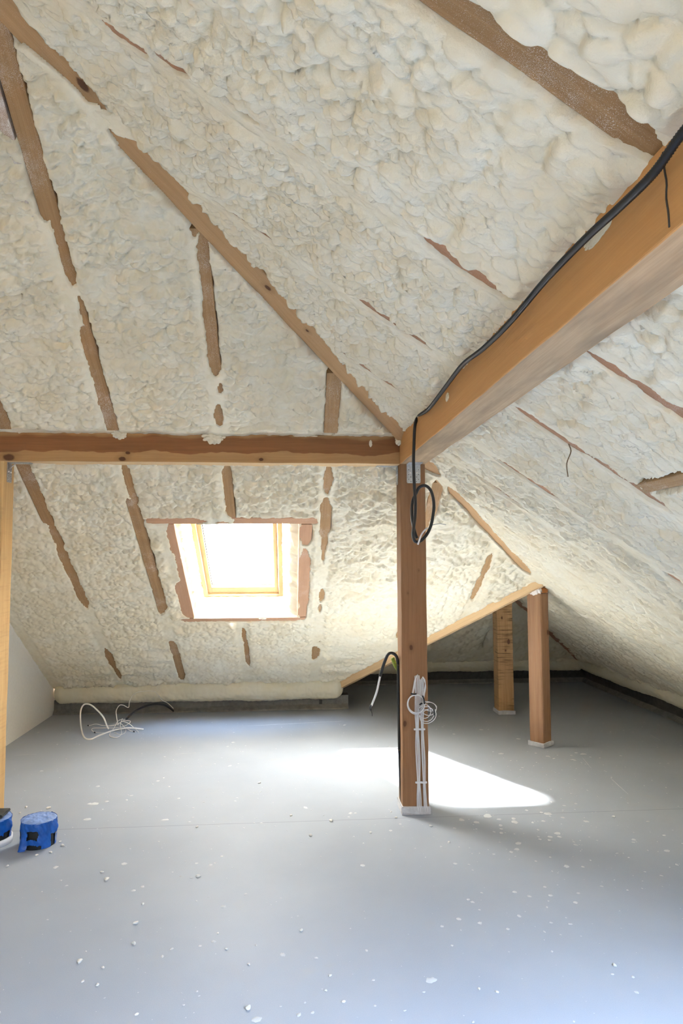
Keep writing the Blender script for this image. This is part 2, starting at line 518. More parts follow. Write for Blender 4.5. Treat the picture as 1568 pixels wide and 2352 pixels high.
BLACK_FOIL = plain_mat('black_foil', (0.014, 0.014, 0.014), 0.35, var=0.3, scale=40, bump=0.5)
ORANGE_WOOD = wood_mat('orange_packer_wood', (0.50, 0.20, 0.065), (0.38, 0.13, 0.04), 0.5)
TAPE_CLEAR = plain_mat('milky_film', (0.72, 0.66, 0.62), 0.35, var=0.08, bump=0.4, scale=30)
GREEN = plain_mat('green_yellow_sheath', (0.22, 0.30, 0.030), 0.5, var=0.3, scale=60)
SPLAT = plain_mat('dried_splatter', (0.54, 0.55, 0.555), 0.6, var=0.06, scale=50)
CRUMB = plain_mat('foam_crumb', (0.66, 0.645, 0.60), 0.7, var=0.06, scale=60)
FIBRE = plain_mat('brown_fibre', (0.20, 0.13, 0.07), 0.7)
FRAME_PINE = plain_mat('window_pine', (0.60, 0.43, 0.23), 0.45, var=0.06, scale=12)


def glass_mat():
    m, nd, lk, p = nodes_of('window_glass')
    tr = N(nd, 'ShaderNodeBsdfTransparent'); tr.inputs[0].default_value = (0.95, 0.97, 0.97, 1)
    gl = N(nd, 'ShaderNodeBsdfGlossy'); gl.inputs['Roughness'].default_value = 0.05
    mx = N(nd, 'ShaderNodeMixShader'); mx.inputs[0].default_value = 0.05
    lk.new(tr.outputs[0], mx.inputs[1]); lk.new(gl.outputs[0], mx.inputs[2])
    lk.new(mx.outputs[0], nd['Material Output'].inputs['Surface'])
    return m


GLASS = glass_mat()


def floor_mat():
    m, nd, lk, p = nodes_of('grey_floor_membrane')
    tc = N(nd, 'ShaderNodeTexCoord'); v = tc.outputs['Object']
    col = mix_col(nd, lk, ramp(nd, lk, noise(nd, lk, v, 1.3, 4, 0.6), 0.3, 0.7), (0.290, 0.318, 0.370), (0.340, 0.370, 0.422))
    grain = noise(nd, lk, v, 420, 2, 0.7)
    col = mix_col(nd, lk, ramp(nd, lk, grain, 0.35, 0.75, 0, 0.35), col, (0.50, 0.51, 0.525))
    dirt = ramp(nd, lk, noise(nd, lk, v, 3.2, 5, 0.7), 0.60, 0.74, 0, 0.22)
    col = mix_col(nd, lk, dirt, col, (0.40, 0.37, 0.30))
    # fine pale specks of dried foam
    for sc, th, seed in ((26, 0.10, 0.0), (48, 0.12, 3.7)):
        vo = N(nd, 'ShaderNodeTexVoronoi'); vo.inputs['Scale'].default_value = sc
        lk.new(scaled(nd, lk, v, (1, 1, 1), (seed, seed, 0)), vo.inputs['Vector'])
        sx = N(nd, 'ShaderNodeSeparateColor'); lk.new(vo.outputs['Color'], sx.inputs[0])
        keep = ramp(nd, lk, sx.outputs[0], 0.80, 0.86)
        size = math_node(nd, lk, 'MULTIPLY', sx.outputs[1], th)
        inside = math_node(nd, lk, 'LESS_THAN', vo.outputs['Distance'], size)
        col = mix_col(nd, lk, math_node(nd, lk, 'MULTIPLY', math_node(nd, lk, 'MULTIPLY', keep, inside), 0.75), col, (0.57, 0.575, 0.575))
    # the joint between two sheets
    sx = N(nd, 'ShaderNodeSeparateXYZ'); lk.new(v, sx.inputs[0])
    dy = math_node(nd, lk, 'ABSOLUTE', math_node(nd, lk, 'SUBTRACT', sx.outputs['Y'], 3.7704))
    col = mix_col(nd, lk, ramp(nd, lk, dy, 0.0032, 0.0012, 0, 0.55), col, (0.12, 0.12, 0.13))
    lk.new(col, p.inputs['Base Color'])
    p.inputs['Roughness'].default_value = 0.55
    p.inputs['Specular IOR Level'].default_value = 0.35
    b = N(nd, 'ShaderNodeBump'); b.inputs['Strength'].default_value = 0.12; b.inputs['Distance'].default_value = 0.002
    lk.new(grain, b.inputs['Height']); lk.new(b.outputs['Normal'], p.inputs['Normal'])
    return m


FLOOR = floor_mat()

# ------------------------------------------------------------------ the setting: floor, walls, roof boards
def slab(name, poly, n, thick, mat, label, cat):
    """flat polygon (list of 3-D points) thickened along n"""
    bm = bmesh.new()
    a = [bm.verts.new(tuple(map(float, p))) for p in poly]
    b = [bm.verts.new(tuple(map(float, np.array(p) + np.array(n) * thick))) for p in poly]
    bm.faces.new(a); bm.faces.new(b[::-1])
    for i in range(len(poly)):
        j = (i + 1) % len(poly)
        bm.faces.new((a[i], b[i], b[j], a[j]))
    return tag(bm_obj(name, bm, mat), label, cat, kind='structure')


slab('floor', [(XL - .2, YFRONT - .2, 0), (XR + .2, YFRONT - .2, 0), (XR + .2, Y2 + .2, 0), (XL - .2, Y2 + .2, 0)], (0, 0, -1), 0.1, FLOOR,
     'smooth grey floor speckled with dried white splatter', 'floor')
HL = rz(XL) + 0.15
slab('wall_left', [(XL, YFRONT - .2, 0), (XL, YK + .2, 0), (XL, YK + .2, wz(YK + .2) + .15), (XL, YK - (XR - XL), HL), (XL, YFRONT - .2, HL)], (-1, 0, 0), 0.1, PLASTER,
     'white plastered side wall under the foamed slope', 'wall')
slab('wall_front', [(XL - .1, YFRONT, 0), (XR + .15, YFRONT, 0), (XR + .15, YFRONT, rz(XR + .15) + .1), (XL - .1, YFRONT, HL)], (0, -1, 0), 0.1, PLASTER,
     'white plastered end wall opposite the roof window', 'wall')
slab('wall_back', [(XL - .1, YK + .08, 0), (XW - .05, YK + .08, 0), (XW - .05, YK + .08, ZK), (XL - .1, YK + .08, ZK)], (0, 1, 0), 0.1, UPSTAND,
     'low wall behind the grey upstand under the window slope', 'wall')
slab('wall_far', [(XW - .1, Y2 + .08, 0), (XR + .1, Y2 + .08, 0), (XR + .1, Y2 + .08, ZK + .1), (XW - .1, Y2 + .08, ZK + .1)], (0, 1, 0), 0.1, MEMBRANE,
     'low dark wall at the end of the far alcove', 'wall')
slab('wall_right', [(XR + .08, YFRONT - .1, 0), (XR + .08, Y2 + .1, 0), (XR + .08, Y2 + .1, ZK + .1), (XR + .08, YFRONT - .1, ZK + .1)], (1, 0, 0), 0.1, MEMBRANE,
     'low dark wall at the foot of the right slope', 'wall')
slab('wall_alcove', [(XW - .06, YK, 0), (XW - .06, Y2 + .1, 0), (XW - .06, Y2 + .1, ZK + .1), (XW - .06, YK, ZK + .1)], (-1, 0, 0), 0.1, MEMBRANE,
     'low dark side wall inside the far alcove', 'wall')

# the roof windows: opening rectangles on the slopes
WIN = (-0.765, 0.057, 4.415, 5.425)          # x0, x1, y0, y1 on the window slope
SKY_A = (1.30, 2.30, -0.45, 0.75)            # on the right slope, x0, x1, y0, y1
SKY_B = (0.20, 1.30, -2.05, -0.85)  # unseen roof window, added for more blue sky light on the foreground


def clip(poly, a, b, c):
    """keep the part of a 2-D polygon with a*x+b*y <= c"""
    out = []
    for i in range(len(poly)):
        p, q = poly[i], poly[(i + 1) % len(poly)]
        dp, dq = a * p[0] + b * p[1] - c, a * q[0] + b * q[1] - c
        if dp <= 0: out.append(p)
        if dp * dq < 0:
            t = dp / (dp - dq); out.append((p[0] + t * (q[0] - p[0]), p[1] + t * (q[1] - p[1])))
    return out


def minus_rect(polys, r):
    res = []
    for P in polys:
        res.append(clip(P, 1, 0, r[0])); res.append(clip(P, -1, 0, -r[1]))
        m = clip(clip(P, -1, 0, -r[0]), 1, 0, r[1]) if P else []
        if m:
            res.append(clip(m, 0, 1, r[2])); res.append(clip(m, 0, -1, -r[3]))
    return [p for p in res if len(p) > 2]


DECK = 0.185


def deck(name, poly, holes, zf, nrm, label):
    polys = [poly]
    for h in holes: polys = minus_rect(polys, h)
    bm = bmesh.new()
    for P in polys:
        for off, rev in ((DECK * NRM, False), (DECK * NRM + 0.02, True)):
            vs = [bm.verts.new((x, y, zf(x, y) + off)) for x, y in P]
            bm.faces.new(vs[::-1] if rev else vs)
    return tag(bm_obj(name, bm, W_DECK), label, 'roof boards', kind='structure')


E_ = 0.3
RIDX = XR - T2
deck('ceiling_boards', [(XL - E_, YK + E_), (XW - .1, YK + E_), (XW - .1, YK + .1), (RIDX + .02, YK - T2 - .01), (RIDX + .1, YK - T2 - .2), (XL - E_, YK - (XR - XL) - E_)], [(WIN[0] - .01, WIN[1] + .01, WIN[2] + .096, WIN[3] + .116)], lambda x, y: wz(y), NW,
     'roof boarding behind the foam of the window slope')
deck('ceiling_boards', [(XR + E_, YFRONT - .2), (XR + E_, Y2 + E_), (RIDX - .03, Y2 - T2), (RIDX - .03, YK - T2 - .15), (XL - E_, YK - (XR - XL) - E_), (XL - E_, YFRONT - .2)], [(r[0] + .096, r[1] + .116, r[2] - .01, r[3] + .01) for r in (SKY_A, SKY_B)], lambda x, y: rz(x), NR,
     'roof boarding behind the foam of the right slope')
deck('ceiling_boards', [(XW - .03, YK + .02), (RIDX + .03, YK - T2 - .02), (RIDX + .03, Y2 - T2), (XW - E_, Y2 + E_), (XW - E_, YK + .1)], [], lambda x, y: ZK + SL * (x - XW), NL,
     'roof boarding over the left side of the far alcove')
deck('ceiling_boards', [(XW - E_, Y2 + E_), (XR + E_, Y2 + E_), (RIDX, Y2 - T2 - .1)], [], lambda x, y: ZK + SL * (Y2 - y), NW,
     'roof boarding over the end of the far alcove')

# ------------------------------------------------------------------ the foam
# exposed stretches of timber: line (a,b endpoints), list of (from, to, lo, hi) with lo/hi in fractions of the half width
WR = {  # window slope rafters run along Y at constant X
    -2.15: [],
    -1.555: [(3.45, 4.42, -1, 1), (4.40, 4.66, -.4, 1), (4.6, 5.27, -.75, .8), (5.83, 6.12, -.7, .7), (6.08, 6.3, -.2, .9)],
    -0.99: [(1.0, 2.52, -2.6, 1), (2.4, 2.77, -1, 1), (2.7, 3.02, -.1, 1), (3.05, 3.22, .35, 1), (3.18, 3.9, -.55, 1), (3.94, 4.26, -.1, 1), (4.2, 5.36, -1, 1), (5.72, 6.32, -.75, .8)],
    -0.395: [(2.57, 2.80, -1, 1), (2.76, 3.10, -.2, 1), (3.0, 3.38, -.4, 1), (3.44, 3.52, .0, 1), (3.58, 3.68, -.5, .7), (3.96, 4.36, -.35, 1), (5.52, 5.78, -.2, .6), (5.72, 6.12, .0, .9)],
    0.225: [(3.36, 3.80, -1, 1), (3.95, 4.14, -.5, .9), (4.22, 4.52, -.8, 1), (4.48, 4.66, -.3, .6), (4.68, 4.76, -.2, .4), (5.04, 5.24, -.1, .7), (5.24, 5.36, -.2, .5), (5.72, 5.79, -.6, .9), (5.80, 6.05, -.8, .7)],
    0.92: [(4.0, 4.36, -.9, 1), (4.30, 4.62, -1, .2), (5.55, 5.72, -.5, .5)],
    1.44: [(4.70, 4.95, -.5, .5), (4.90, 5.22, -.7, .3)],
}
RR = [  # right slope rafters: (x0, y0, x1, y1, exposures along x)
    (-1.9, 1.12, XR, 1.02, [(-1.5, .66, -1, 1), (.84, 1.5, -.5, 1)]),
    (-1.2, 1.90, XR, 1.60, [(-.55, -.40, -.4, .3), (-.40, -.28, -.9, -.3), (-.18, -.10, -1.1, -.7), (-.02, .04, -1.2, -.8), (.36, .62, -1, .1), (.83, .98, -.5, .3), (.93, 1.25, -1.0, .15), (1.5, 1.75, -.6, .5)]),
    (-.5, 2.53, XR, 2.20, [(-.45, -.40, -1.1, -.3), (-.30, .0, -1.0, -.55), (.28, .50, -1, -.15), (.84, 1.12, -.6, .8), (1.08, 1.40, -1.1, -.1), (1.44, 1.6, -1.1, -.5), (1.7, 1.83, -.9, .2)]),
    (.05, 3.16, XR, 2.86, [(.20, .60, -.95, -.1), (.98, 1.12, -.7, .2), (1.1, 1.27, -1.1, .1), (1.25, 1.47, -1.0, -.35), (1.74, 1.86, -1.1, .0), (1.95, 2.06, -1, -.2)]),
    (.45, 3.53, XR, 3.50, [(1.00, 1.27, -.7, .1), (2.2, 2.33, -.5, .2)]),
    (1.1, 4.16, XR, 4.14, [(1.33, 1.50, -.7, .2), (1.76, 1.87, -.6, .3), (1.98, 2.32, -.6, .1), (2.35, 2.5, -.9, -.2)]),
    (1.75, 4.80, XR, 4.80, [(2.16, 2.24, -.5, .2), (2.6, 2.75, -.5, .1)]),
    (1.95, 5.42, XR, 5.40, [(2.24, 2.55, -.5, .3), (2.7, 2.8, -.4, .2)]),
    (1.95, 6.05, XR, 6.05, [(2.1, 2.3, -.5, .3), (2.5, 2.85, -.6, .2)]),
    (2.35, 6.62, XR, 6.62, [(2.6, 2.8, -.5, .3)]),
]
HIPX = [(2.49, 4.70, 1.0, 1.0), (1.60, 2.42, .75, .6)]            # t from, t to, share of half width on the window side / right side
HIP_COVER = [(4.04, 4.11)]
RHW = 0.040                                                       # rafter half width


def exposure(p, lat, half, segs, seed):
    """signed distance (m) into the exposed strip, positive = bare wood"""
    wob = 0.008 * fbm(p * 14, lat * 0 + 1.3, seed, 3) + 0.004 * vnoise(p * 70, lat * 0 + 3.3, seed + 1)
    wob2 = 0.008 * fbm(p * 14, lat * 0 + 8.3, seed + 5, 3) + 0.004 * vnoise(p * 70, lat * 0 + 5.3, seed + 6)
    e = np.full(p.shape, -1.0)
    for a, b, lo, hi in segs:
        endw = 0.05 * fbm(p * 0 + a * 3, lat * 28, seed + 2, 2)
        tap = np.clip(np.minimum(p - a + endw, b - p + endw) / 0.06, -1, 1)
        lo_, hi_ = lo * half, hi * half
        mid, hw = (lo_ + hi_) / 2, (hi_ - lo_) / 2
        hw = hw * np.where(tap > 0, tap ** 0.5, tap)
        e = np.maximum(e, np.minimum(lat - (mid - hw) - wob, (mid + hw) - lat + wob2))
    return e


def compose(field, strips):
    """field: bay foam height; strips: list of (signed exposure, |lateral| distance past the timber's half width)"""
    h = field
    grain = None
    for e, past, cover in strips:
        t = sstep(0.030, -0.004, past)                            # 1 over the timber, 0 out in the bay
        h = h * (1 - t) + (cover + 0.22 * (h - cover)) * t if cover is not None else h
        k = sstep(-0.005, 0.006, e)
        h = h * (1 - k) - 0.045 * k
    return h


def grid_faces(nx, ny, keep):
    i = np.arange(nx - 1)[:, None]; j = np.arange(ny - 1)[None]
    a = i * ny + j
    F = np.stack([a, a + ny, a + ny + 1, a + 1], -1).reshape(-1, 4)
    kv = keep.ravel()
    F = F[kv[F].all(1)]
    used = np.unique(F)
    remap = np.full(nx * ny, -1); remap[used] = np.arange(len(used))
    return used, remap[F]


def steps(*parts):
    out = [parts[0][0]]
    for a, b, s in parts:
        n = max(1, int(round((b - a) / s)))
        out.extend(list(a + (b - a) * np.arange(1, n + 1) / n))
    return np.array(out)


# --- window slope
def build_window_slope():
    xs = steps((XL - .02, 1.98, .0078)); ys = steps((0.75, 2.15, .03), (2.15, 4.0, .0062), (4.0, YK - .03, .0075))
    X, Y = np.meshgrid(xs, ys, indexing='ij')
    X = X.astype(np.float64)
    u, v = X, Y * NRM
    tR, tW = XR - X, YK - Y
    seed = 100
    bays = 0.018 + 0.012 * fbm(X * 1.7, Y * 1.7, seed + 40)
    f = bays + lumps(u * 0.86, v * 1.12, seed, 1.4, 1.9) * (1 - .38 * sstep(3.95, 4.5, Y)) * sstep(YK + .1, YK - 1.0, Y) + lumps(u, v * 1.2, seed + 60, 1.1, 1.6) * (1 - sstep(YK + .1, YK - 1.0, Y))
    # shallow rows left by the spray gun between the rafters
    f = f + 0.010 * np.sin(v * 26 + 2.2 * fbm(X * 3, Y * 3, seed + 41)) * sstep(0, .5, fbm(X * 2.1, Y * 2.1, seed + 42) + .35)
    strips = []
    for k, (xc, segs) in enumerate(WR.items()):
        lat = X - xc
        strips.append((exposure(Y, lat, RHW, segs, seed + 200 + 9 * k), np.abs(lat) - RHW, 0.010))
    # the trimmed opening round the window
    x0, x1, y0, y1 = WIN
    hd = exposure(X, Y - (y0 - .022), 0.026, [(-.97, -.55, -1, .9), (-.52, -.40, -.1, .9), (-.40, .20, -1, .9)], seed + 301)
    hd = np.where((X > -.96) & (X < .2), hd, -1)
    sl = exposure(X, Y - (y1 + .015), 0.020, [(-.90, -.2, -.9, .8), (-.22, .085, -.9, .9)], seed + 302)
    tl = exposure(Y, X - (x0 - .045), 0.052, [(y0 - .02, 4.75, -.2, 1), (4.7, 5.02, .1, 1), (4.95, y1 + .01, -.75, 1)], seed + 303)
    tr = exposure(Y, X - (x1 + .042), 0.048, [(y0 - .02, 4.60, -.9, .95), (4.68, 5.30, -.95, .8), (5.25, y1 + .01, -.9, .6)], seed + 304)
    inx = (X > -.97) & (X < .2)
    strips.append((np.where(inx, hd, -1), np.where(inx, np.abs(Y - (y0 - .022)) - .026, 1), 0.006))
    strips.append((np.where(inx, sl, -1), np.where(inx, np.abs(Y - (y1 + .015)) - .02, 1), 0.006))
    iny = (Y > y0 - .03) & (Y < y1 + .03)
    strips.append((np.where(iny, tl, -1), np.where(iny, np.abs(X - (x0 - .045)) - .05, 1), 0.006))
    strips.append((np.where(iny, tr, -1), np.where(iny, np.abs(X - (x1 + .042)) - .046, 1), 0.006))
    # along the hip
    d = (tR - tW) / math.sqrt(2); tm = (tR + tW) / 2
    he = hip_exposure(tm, d, 0, seed + 400)
    strips.append((he, d - .05, 0.012 + .034 * sstep(.09, 0, d)))
    h = compose(f, strips)
    # foam rolls down over the foot of the slope
    h = h * sstep(YK + .02, YK - .14, Y)
    spill = ZT - .004 - .012 * sstep(.35, .7, fbm(X * 3.1, Y * 0, seed + 44)) + .004 * vnoise(X * 40, Y * 0, seed + 45)
    vd = (XR - T2 - X) - (Y - (YK - T2))                         # >0 on this side of the valley
    h = np.where(X > XW - .1, h * sstep(-.01, .09, vd / math.sqrt(2)), h)
    keep = (d > -.012) & (X < 1.96) & ~((X > XW - .02) & (vd < -.012)) & (X > XL - .015)
    keep &= ~((X > x0) & (X < x1) & (Y > y0) & (Y < y1))
    V = np.stack([X, Y, wz(Y)], -1) - NW * h[..., None]
    low_ = np.where((Y < YB + .07) & (Y > YB - .4) & (X < XP1 + .1), np.maximum(V[..., 2], spill), V[..., 2])
    V[..., 2] = low_
    used, F = grid_faces(len(xs), len(ys), keep)
    o = mesh_np('ceiling_back', V.reshape(-1, 3)[used], F[:, ::-1], FOAM)
    tag(o, 'lumpy cream sprayed foam on the slope with the window', 'ceiling', kind='structure')


def hip_exposure(t, d, side, seed):
    wob = 0.008 * fbm(t * 8, t * 0 + 2.2 + side, seed, 3) + 0.0012 * vnoise(t * 50, t * 0, seed + 4)
    half = np.full(t.shape, -1.0)
    for a, b, w0, w1 in HIPX:
        w = (w0, w1)[side] * 0.060
        tap = np.clip(np.minimum(t - a, b - t) / 0.06, -1, 1)
        half = np.maximum(half, np.where(tap > 0, w * np.sqrt(np.abs(tap)) + wob, -1))
    for a, b in HIP_COVER:
        sh = 0.03 * (d / 0.05) * (1 if side else -1)
        half = np.where((t + sh > a) & (t + sh < b), -0.02, half)
    if side == 0:
        half = np.where((t > 4.02) & (t < 4.28), np.minimum(half, 0.012 + 0.4 * np.abs(t - 4.15) ** 1.2), half)
    return half - d


# --- right slope
def build_right_slope():
    xs = steps((XL - .02, -.80, .03), (-.80, .66, .0062), (.66, 2.3, .0068), (2.3, XR - .02, .011))
    ys = steps((YFRONT - .02, .72, .035), (.72, 2.6, .0055), (2.6, 4.6, .0070), (4.6, Y2, .0105))
    X, Y = np.meshgrid(xs, ys, indexing='ij')
    u, v = X * NRM, Y
    tR, tW = XR - X, YK - Y
    seed = 700
    low = sstep(.62, .86, X)                                      # below the purlin: flatter, dished scales
    near = sstep(1.28, .98, Y) * (1 - low) + sstep(.05, .55, X) * sstep(2.05, 1.55, Y) * (1 - low) * .6
    near = np.clip(near, 0, 1)
    a = lumps(u, v * 1.15, seed, 1.25, 1.6)
    b = lumps(u * 0.62, v * 0.62, seed + 50, 1.35, 1.25)
    c = lumps(u * 0.95, v * 1.25, seed + 90, 1.0, 2.1, pit=0.78)
    calm = sstep(1.6, 2.6, X) * 0.5 + 0.5 * sstep(4.2, 5.6, Y)
    f = (a * (1 - near) + (b + .006) * near) * (1 - low) + c * low * (1 - .15 * calm)
    f = f + 0.016 + 0.010 * fbm(X * 1.6, Y * 1.6, seed + 40)
    strips = []
    for k, (x0, y0, x1, y1, segs) in enumerate(RR):
        yc = y0 + (y1 - y0) * (X - x0) / (x1 - x0)
        lat = Y - yc
        if k in (1, 2, 3, 4): segs = [(a_, b_, l_ + .1, min(1, h_ + .5)) for a_, b_, l_, h_ in segs]
        half = RHW + (.006 if k == 0 else 0)
        strips.append((np.where(X > x0 - .05, exposure(X, lat, half, segs, seed + 200 + 9 * k), -1), np.where(X > x0 - .1, np.abs(lat) - half, 1), 0.012))
    # short noggin in the lower right slope
    ng = (Y > 1.74) & (Y < 2.30)
    strips.append((np.where(ng, .026 - np.abs(X - NOG_X(Y)) + .006 * fbm(Y * 12, X * 0, seed + 77), -1), np.where(ng, np.abs(X - NOG_X(Y)) - .03, 1), None))
    d = (tW - tR) / math.sqrt(2); tm = (tR + tW) / 2
    he = hip_exposure(tm, d, 1, seed + 400)
    wing = Y > YK - T2 - .02
    strips.append((np.where(wing, -1, he), np.where(wing, 1, d - .05), 0.012 + .034 * sstep(.09, 0, d)))
    h = compose(f, strips)
    keep = ((d > -.012) & (Y <= YK - T2 + .02)) | ((Y > YK - T2) & (X > XR - T2 - .012))
    keep &= (Y2 - Y) - (XR - X) > -.012                            # up to the far hip
    for r in (SKY_A, SKY_B):
        keep &= ~((X > r[0]) & (X < r[1]) & (Y > r[2]) & (Y < r[3]))
    V = np.stack([X, Y, rz(X)], -1) - NR * h[..., None]
    spill = ZT - .012 - .022 * sstep(.3, .7, fbm(Y * 2.6, X * 0, seed + 44)) + .004 * vnoise(Y * 40, X * 0, seed + 45)
    V[..., 2] = np.where((X > XP1 - .4) & (X < XP1 + .06) & (Y < YB + .15), np.maximum(V[..., 2], spill), V[..., 2])
    used, F = grid_faces(len(xs), len(ys), keep)
    o = mesh_np('ceiling_right', V.reshape(-1, 3)[used], F[:, ::-1], FOAM)
    tag(o, 'lumpy cream sprayed foam on the slope beside the heavy right beam', 'ceiling', kind='structure')


def NOG_X(Y): return 1.286 + (Y - 2.18) * 0.02


def build_far_slopes():
    for name, nrm, zf, kf, label, sd in (
        ('ceiling_far', NW, lambda X, Y: ZK + SL * (Y2 - Y), lambda X, Y: (Y2 - Y <= XR - X + .012) & (Y2 - Y <= X - XW + .012),
         'shaded foam slope at the end of the far alcove', 900),
        ('ceiling_alcove', NL, lambda X, Y: ZK + SL * (X - XW), lambda X, Y: (X - XW <= Y2 - Y + .012) & (X < XR - T2 + .01) & ((XR - T2 - X) - (Y - (YK - T2)) < .012),
         'shaded foam slope on the left of the far alcove', 950)):
        xs = steps((XW - .02, XR + .02, .0125)); ys = steps((YK - T2 - .03, Y2 + .02, .0125))
        X, Y = np.meshgrid(xs, ys, indexing='ij')
        f = 0.022 + lumps(X, Y * 1.2, sd, 0.8, 0.8)
        if name == 'ceiling_far':
            strips = []
            for k, xc in enumerate((0.95, 1.52, 2.12, 2.7)):
                strips.append((exposure(Y, X - xc, RHW, [(6.75 + .1 * k, 7.0 + .1 * k, -.6, .5), (7.12, 7.3, -.6, .6)], sd + 20 * k), np.abs(X - xc) - RHW, 0.012))
            d = ((XR - X) - (Y2 - Y)) / math.sqrt(2)
            strips.append((np.where((Y > 6.15) & (Y < 6.6) | (Y > 6.95) & (Y < 7.2), .04 - d, -1), d - .045, .012))
            f = compose(f, strips)
        V = np.stack([X, Y, zf(X, Y)], -1) - nrm * f[..., None]
        used, F = grid_faces(len(xs), len(ys), kf(X, Y))
        o = mesh_np(name, V.reshape(-1, 3)[used], F[:, ::-1], FOAM)
        tag(o, label, 'ceiling', kind='structure')


build_window_slope()
build_right_slope()
build_far_slopes()


def foam_roll(name, p0, p1, ra, rb, z0, seed, label):
    """fat rounded foam bolster lying along p0-p1"""
    p0, p1 = np.array(p0), np.array(p1)
    L = np.linalg.norm(p1 - p0); n = int(L / .009); k = 56
    D = (p1 - p0) / L; S = np.array([-D[1], D[0], 0])
    s = np.linspace(0, 1, n); a = np.linspace(0, 2 * math.pi, k, endpoint=False)
    S_, A = np.meshgrid(s * L, a, indexing='ij')
    w = 1 + .10 * fbm(S_ * 2.2, A * .6, seed) + .05 * fbm(S_ * 9, A * 2, seed + 1)
    endf = np.clip(np.minimum(S_, L - S_) / .06, 0, 1) ** .5
    b2, _ = billow(S_ / .05, A / .55, seed + 2); b3, _ = billow(S_ / .022, A / .26, seed + 3)
    r = (w + .07 * b2 + .035 * b3) * (0.25 + .75 * endf)
    sag = .010 * fbm(S_ * 3, A * 0, seed + 7)
    V = p0 + S_[..., None] * D + (r * ra * np.cos(A))[..., None] * S
    V[..., 2] = z0 + r * rb * np.sin(A) + sag
    V = V.reshape(-1, 3)
    i = np.arange(n - 1)[:, None] * k; j = np.arange(k)[None]
    F = np.stack([i + j, i + (j + 1) % k, i + k + (j + 1) % k, i + k + j], -1).reshape(-1, 4)
    e0, e1 = len(V), len(V) + 1
    V = np.vstack([V, p0 + [0, 0, z0], p1 + [0, 0, z0]])
    caps = []
    for q in range(0, k, 2):
        caps.append((e0, (q + 2) % k, (q + 1) % k, q)); b = (n - 1) * k
        caps.append((e1, b + q, b + (q + 1) % k, b + (q + 2) % k))
    o = mesh_np(name, V - p0, np.vstack([F, np.array(caps)]), FOAM_SMOOTH, None, True, p0)
    return tag(o, label, 'ceiling foam', kind='structure')


foam_roll('trim_foam_back', (XL + .02, 6.43, 0), (0.50, 6.43, 0), .085, .098, .205, 41, 'rounded cream foam bolster along the foot of the window slope')
foam_roll('trim_foam_right', (XR - .005, -1.0, 0), (XR - .005, Y2 - .02, 0), .085, .095, .225, 42, 'foam bolster along the foot of the right slope')
foam_roll('trim_foam_far', (XW, Y2 - .005, 0), (XR, Y2 - .005, 0), .085, .095, .225, 43, 'foam bolster along the foot of the far alcove slope')


def upstand(name, p0, p1, inward, h, mat, label):
    """kerb: a low upright strip with a small sloped fillet where the floor sheet turns up"""
    p0, p1, n = np.array(p0, float), np.array(p1, float), np.array(inward, float)
    L = np.linalg.norm(p1 - p0); m = max(2, int(L / .05))
    prof = [(0.035, 0.0), (0.032, 0.012), (0.008, 0.034), (0.0, 0.045), (0.0, h), (-0.10, h + .004), (-0.10, 0.0)]
    bm = bmesh.new(); rings = []
    for i in range(m + 1):
        b = p0 + (p1 - p0) * i / m
        w = 0.004 * math.sin(i * .9) + random.uniform(-.002, .002)
        rings.append([bm.verts.new(tuple(b + n * (a + (w if a > -.05 else 0)) + np.array([0, 0, z]))) for a, z in prof])
    for a, b in zip(rings, rings[1:]):
        for q in range(len(prof)):
            f = bm.faces.new((a[q], a[(q + 1) % len(prof)], b[(q + 1) % len(prof)], b[q]))
            f.material_index = 1 if q < 3 else 0
    bm.faces.new(rings[0]); bm.faces.new(rings[-1][::-1])
    return tag(bm_obj(name, bm, [mat, UPSTAND]), label, 'upstand', kind='structure')


upstand('baseboard_back', (XL, YK, 0), (0.555, YK, 0), (0, -1, 0), .125, UPSTAND, 'dark grey upstand under the foam bolster of the window slope')
upstand('baseboard_right', (XR, YFRONT, 0), (XR, Y2, 0), (-1, 0, 0), .15, MEMBRANE, 'black upstand at the foot of the right slope')
upstand('baseboard_far', (XW, Y2, 0), (XR, Y2, 0), (0, -1, 0), .15, MEMBRANE, 'black upstand across the end of the far alcove')

# ------------------------------------------------------------------ rafters
def wp(x, y, h=0.0): return np.array([x, y, wz(y)]) - NW * h
def rp(x, y, h=0.0): return np.array([x, y, rz(x)]) - NR * h


def hip_y(x): return YK - (XR - x)


W_LABELS = {
    -2.15: 'rafter buried in foam against the white plaster wall',
    -1.555: 'brown rafter nearest the white plaster wall, bare stretches below the cross beam',
    -0.99: 'long bare brown rafter just left of the roof window, crossing above the cross beam',
    0.225: 'rafter just right of the roof window with patchy bare wood',
    0.92: 'short rafter glimpsed just right of the main post',
    1.44: 'short curved-looking bare rafter left of the chamfered post',
}
for x in WR:
    if x == -0.395: continue
    yv = YK - .02 if x < XW else YK - T2 + (RIDX - x) - .04
    nt = ((yv - YB - .005) * NRM, (yv - YB + .082) * NRM, .062) if hip_y(x) < YB - .3 else None
    o = timber('rafter', wp(x, yv), wp(x, hip_y(x) + .08), NW, 2 * RHW, .155, W_RAFTER, notch=nt)
    tag(o, W_LABELS[x], 'rafter', 'rafters of the window slope', 'thing')
o = timber('rafter', wp(-1.075, 2.75), wp(-1.075, 2.02), NW, .07, .14, W_DUSTY)
tag(o, 'foam-misted doubling timber beside the top of the long left rafter', 'rafter', 'rafters of the window slope', 'thing')
o = timber('rafter', wp(-0.395, WIN[2] - .05), wp(-0.395, hip_y(-.395) + .08), NW, 2 * RHW, .155, W_RAFTER,
           notch=((WIN[2] - .05 - YB - .005) * NRM, (WIN[2] - .05 - YB + .082) * NRM, .062))
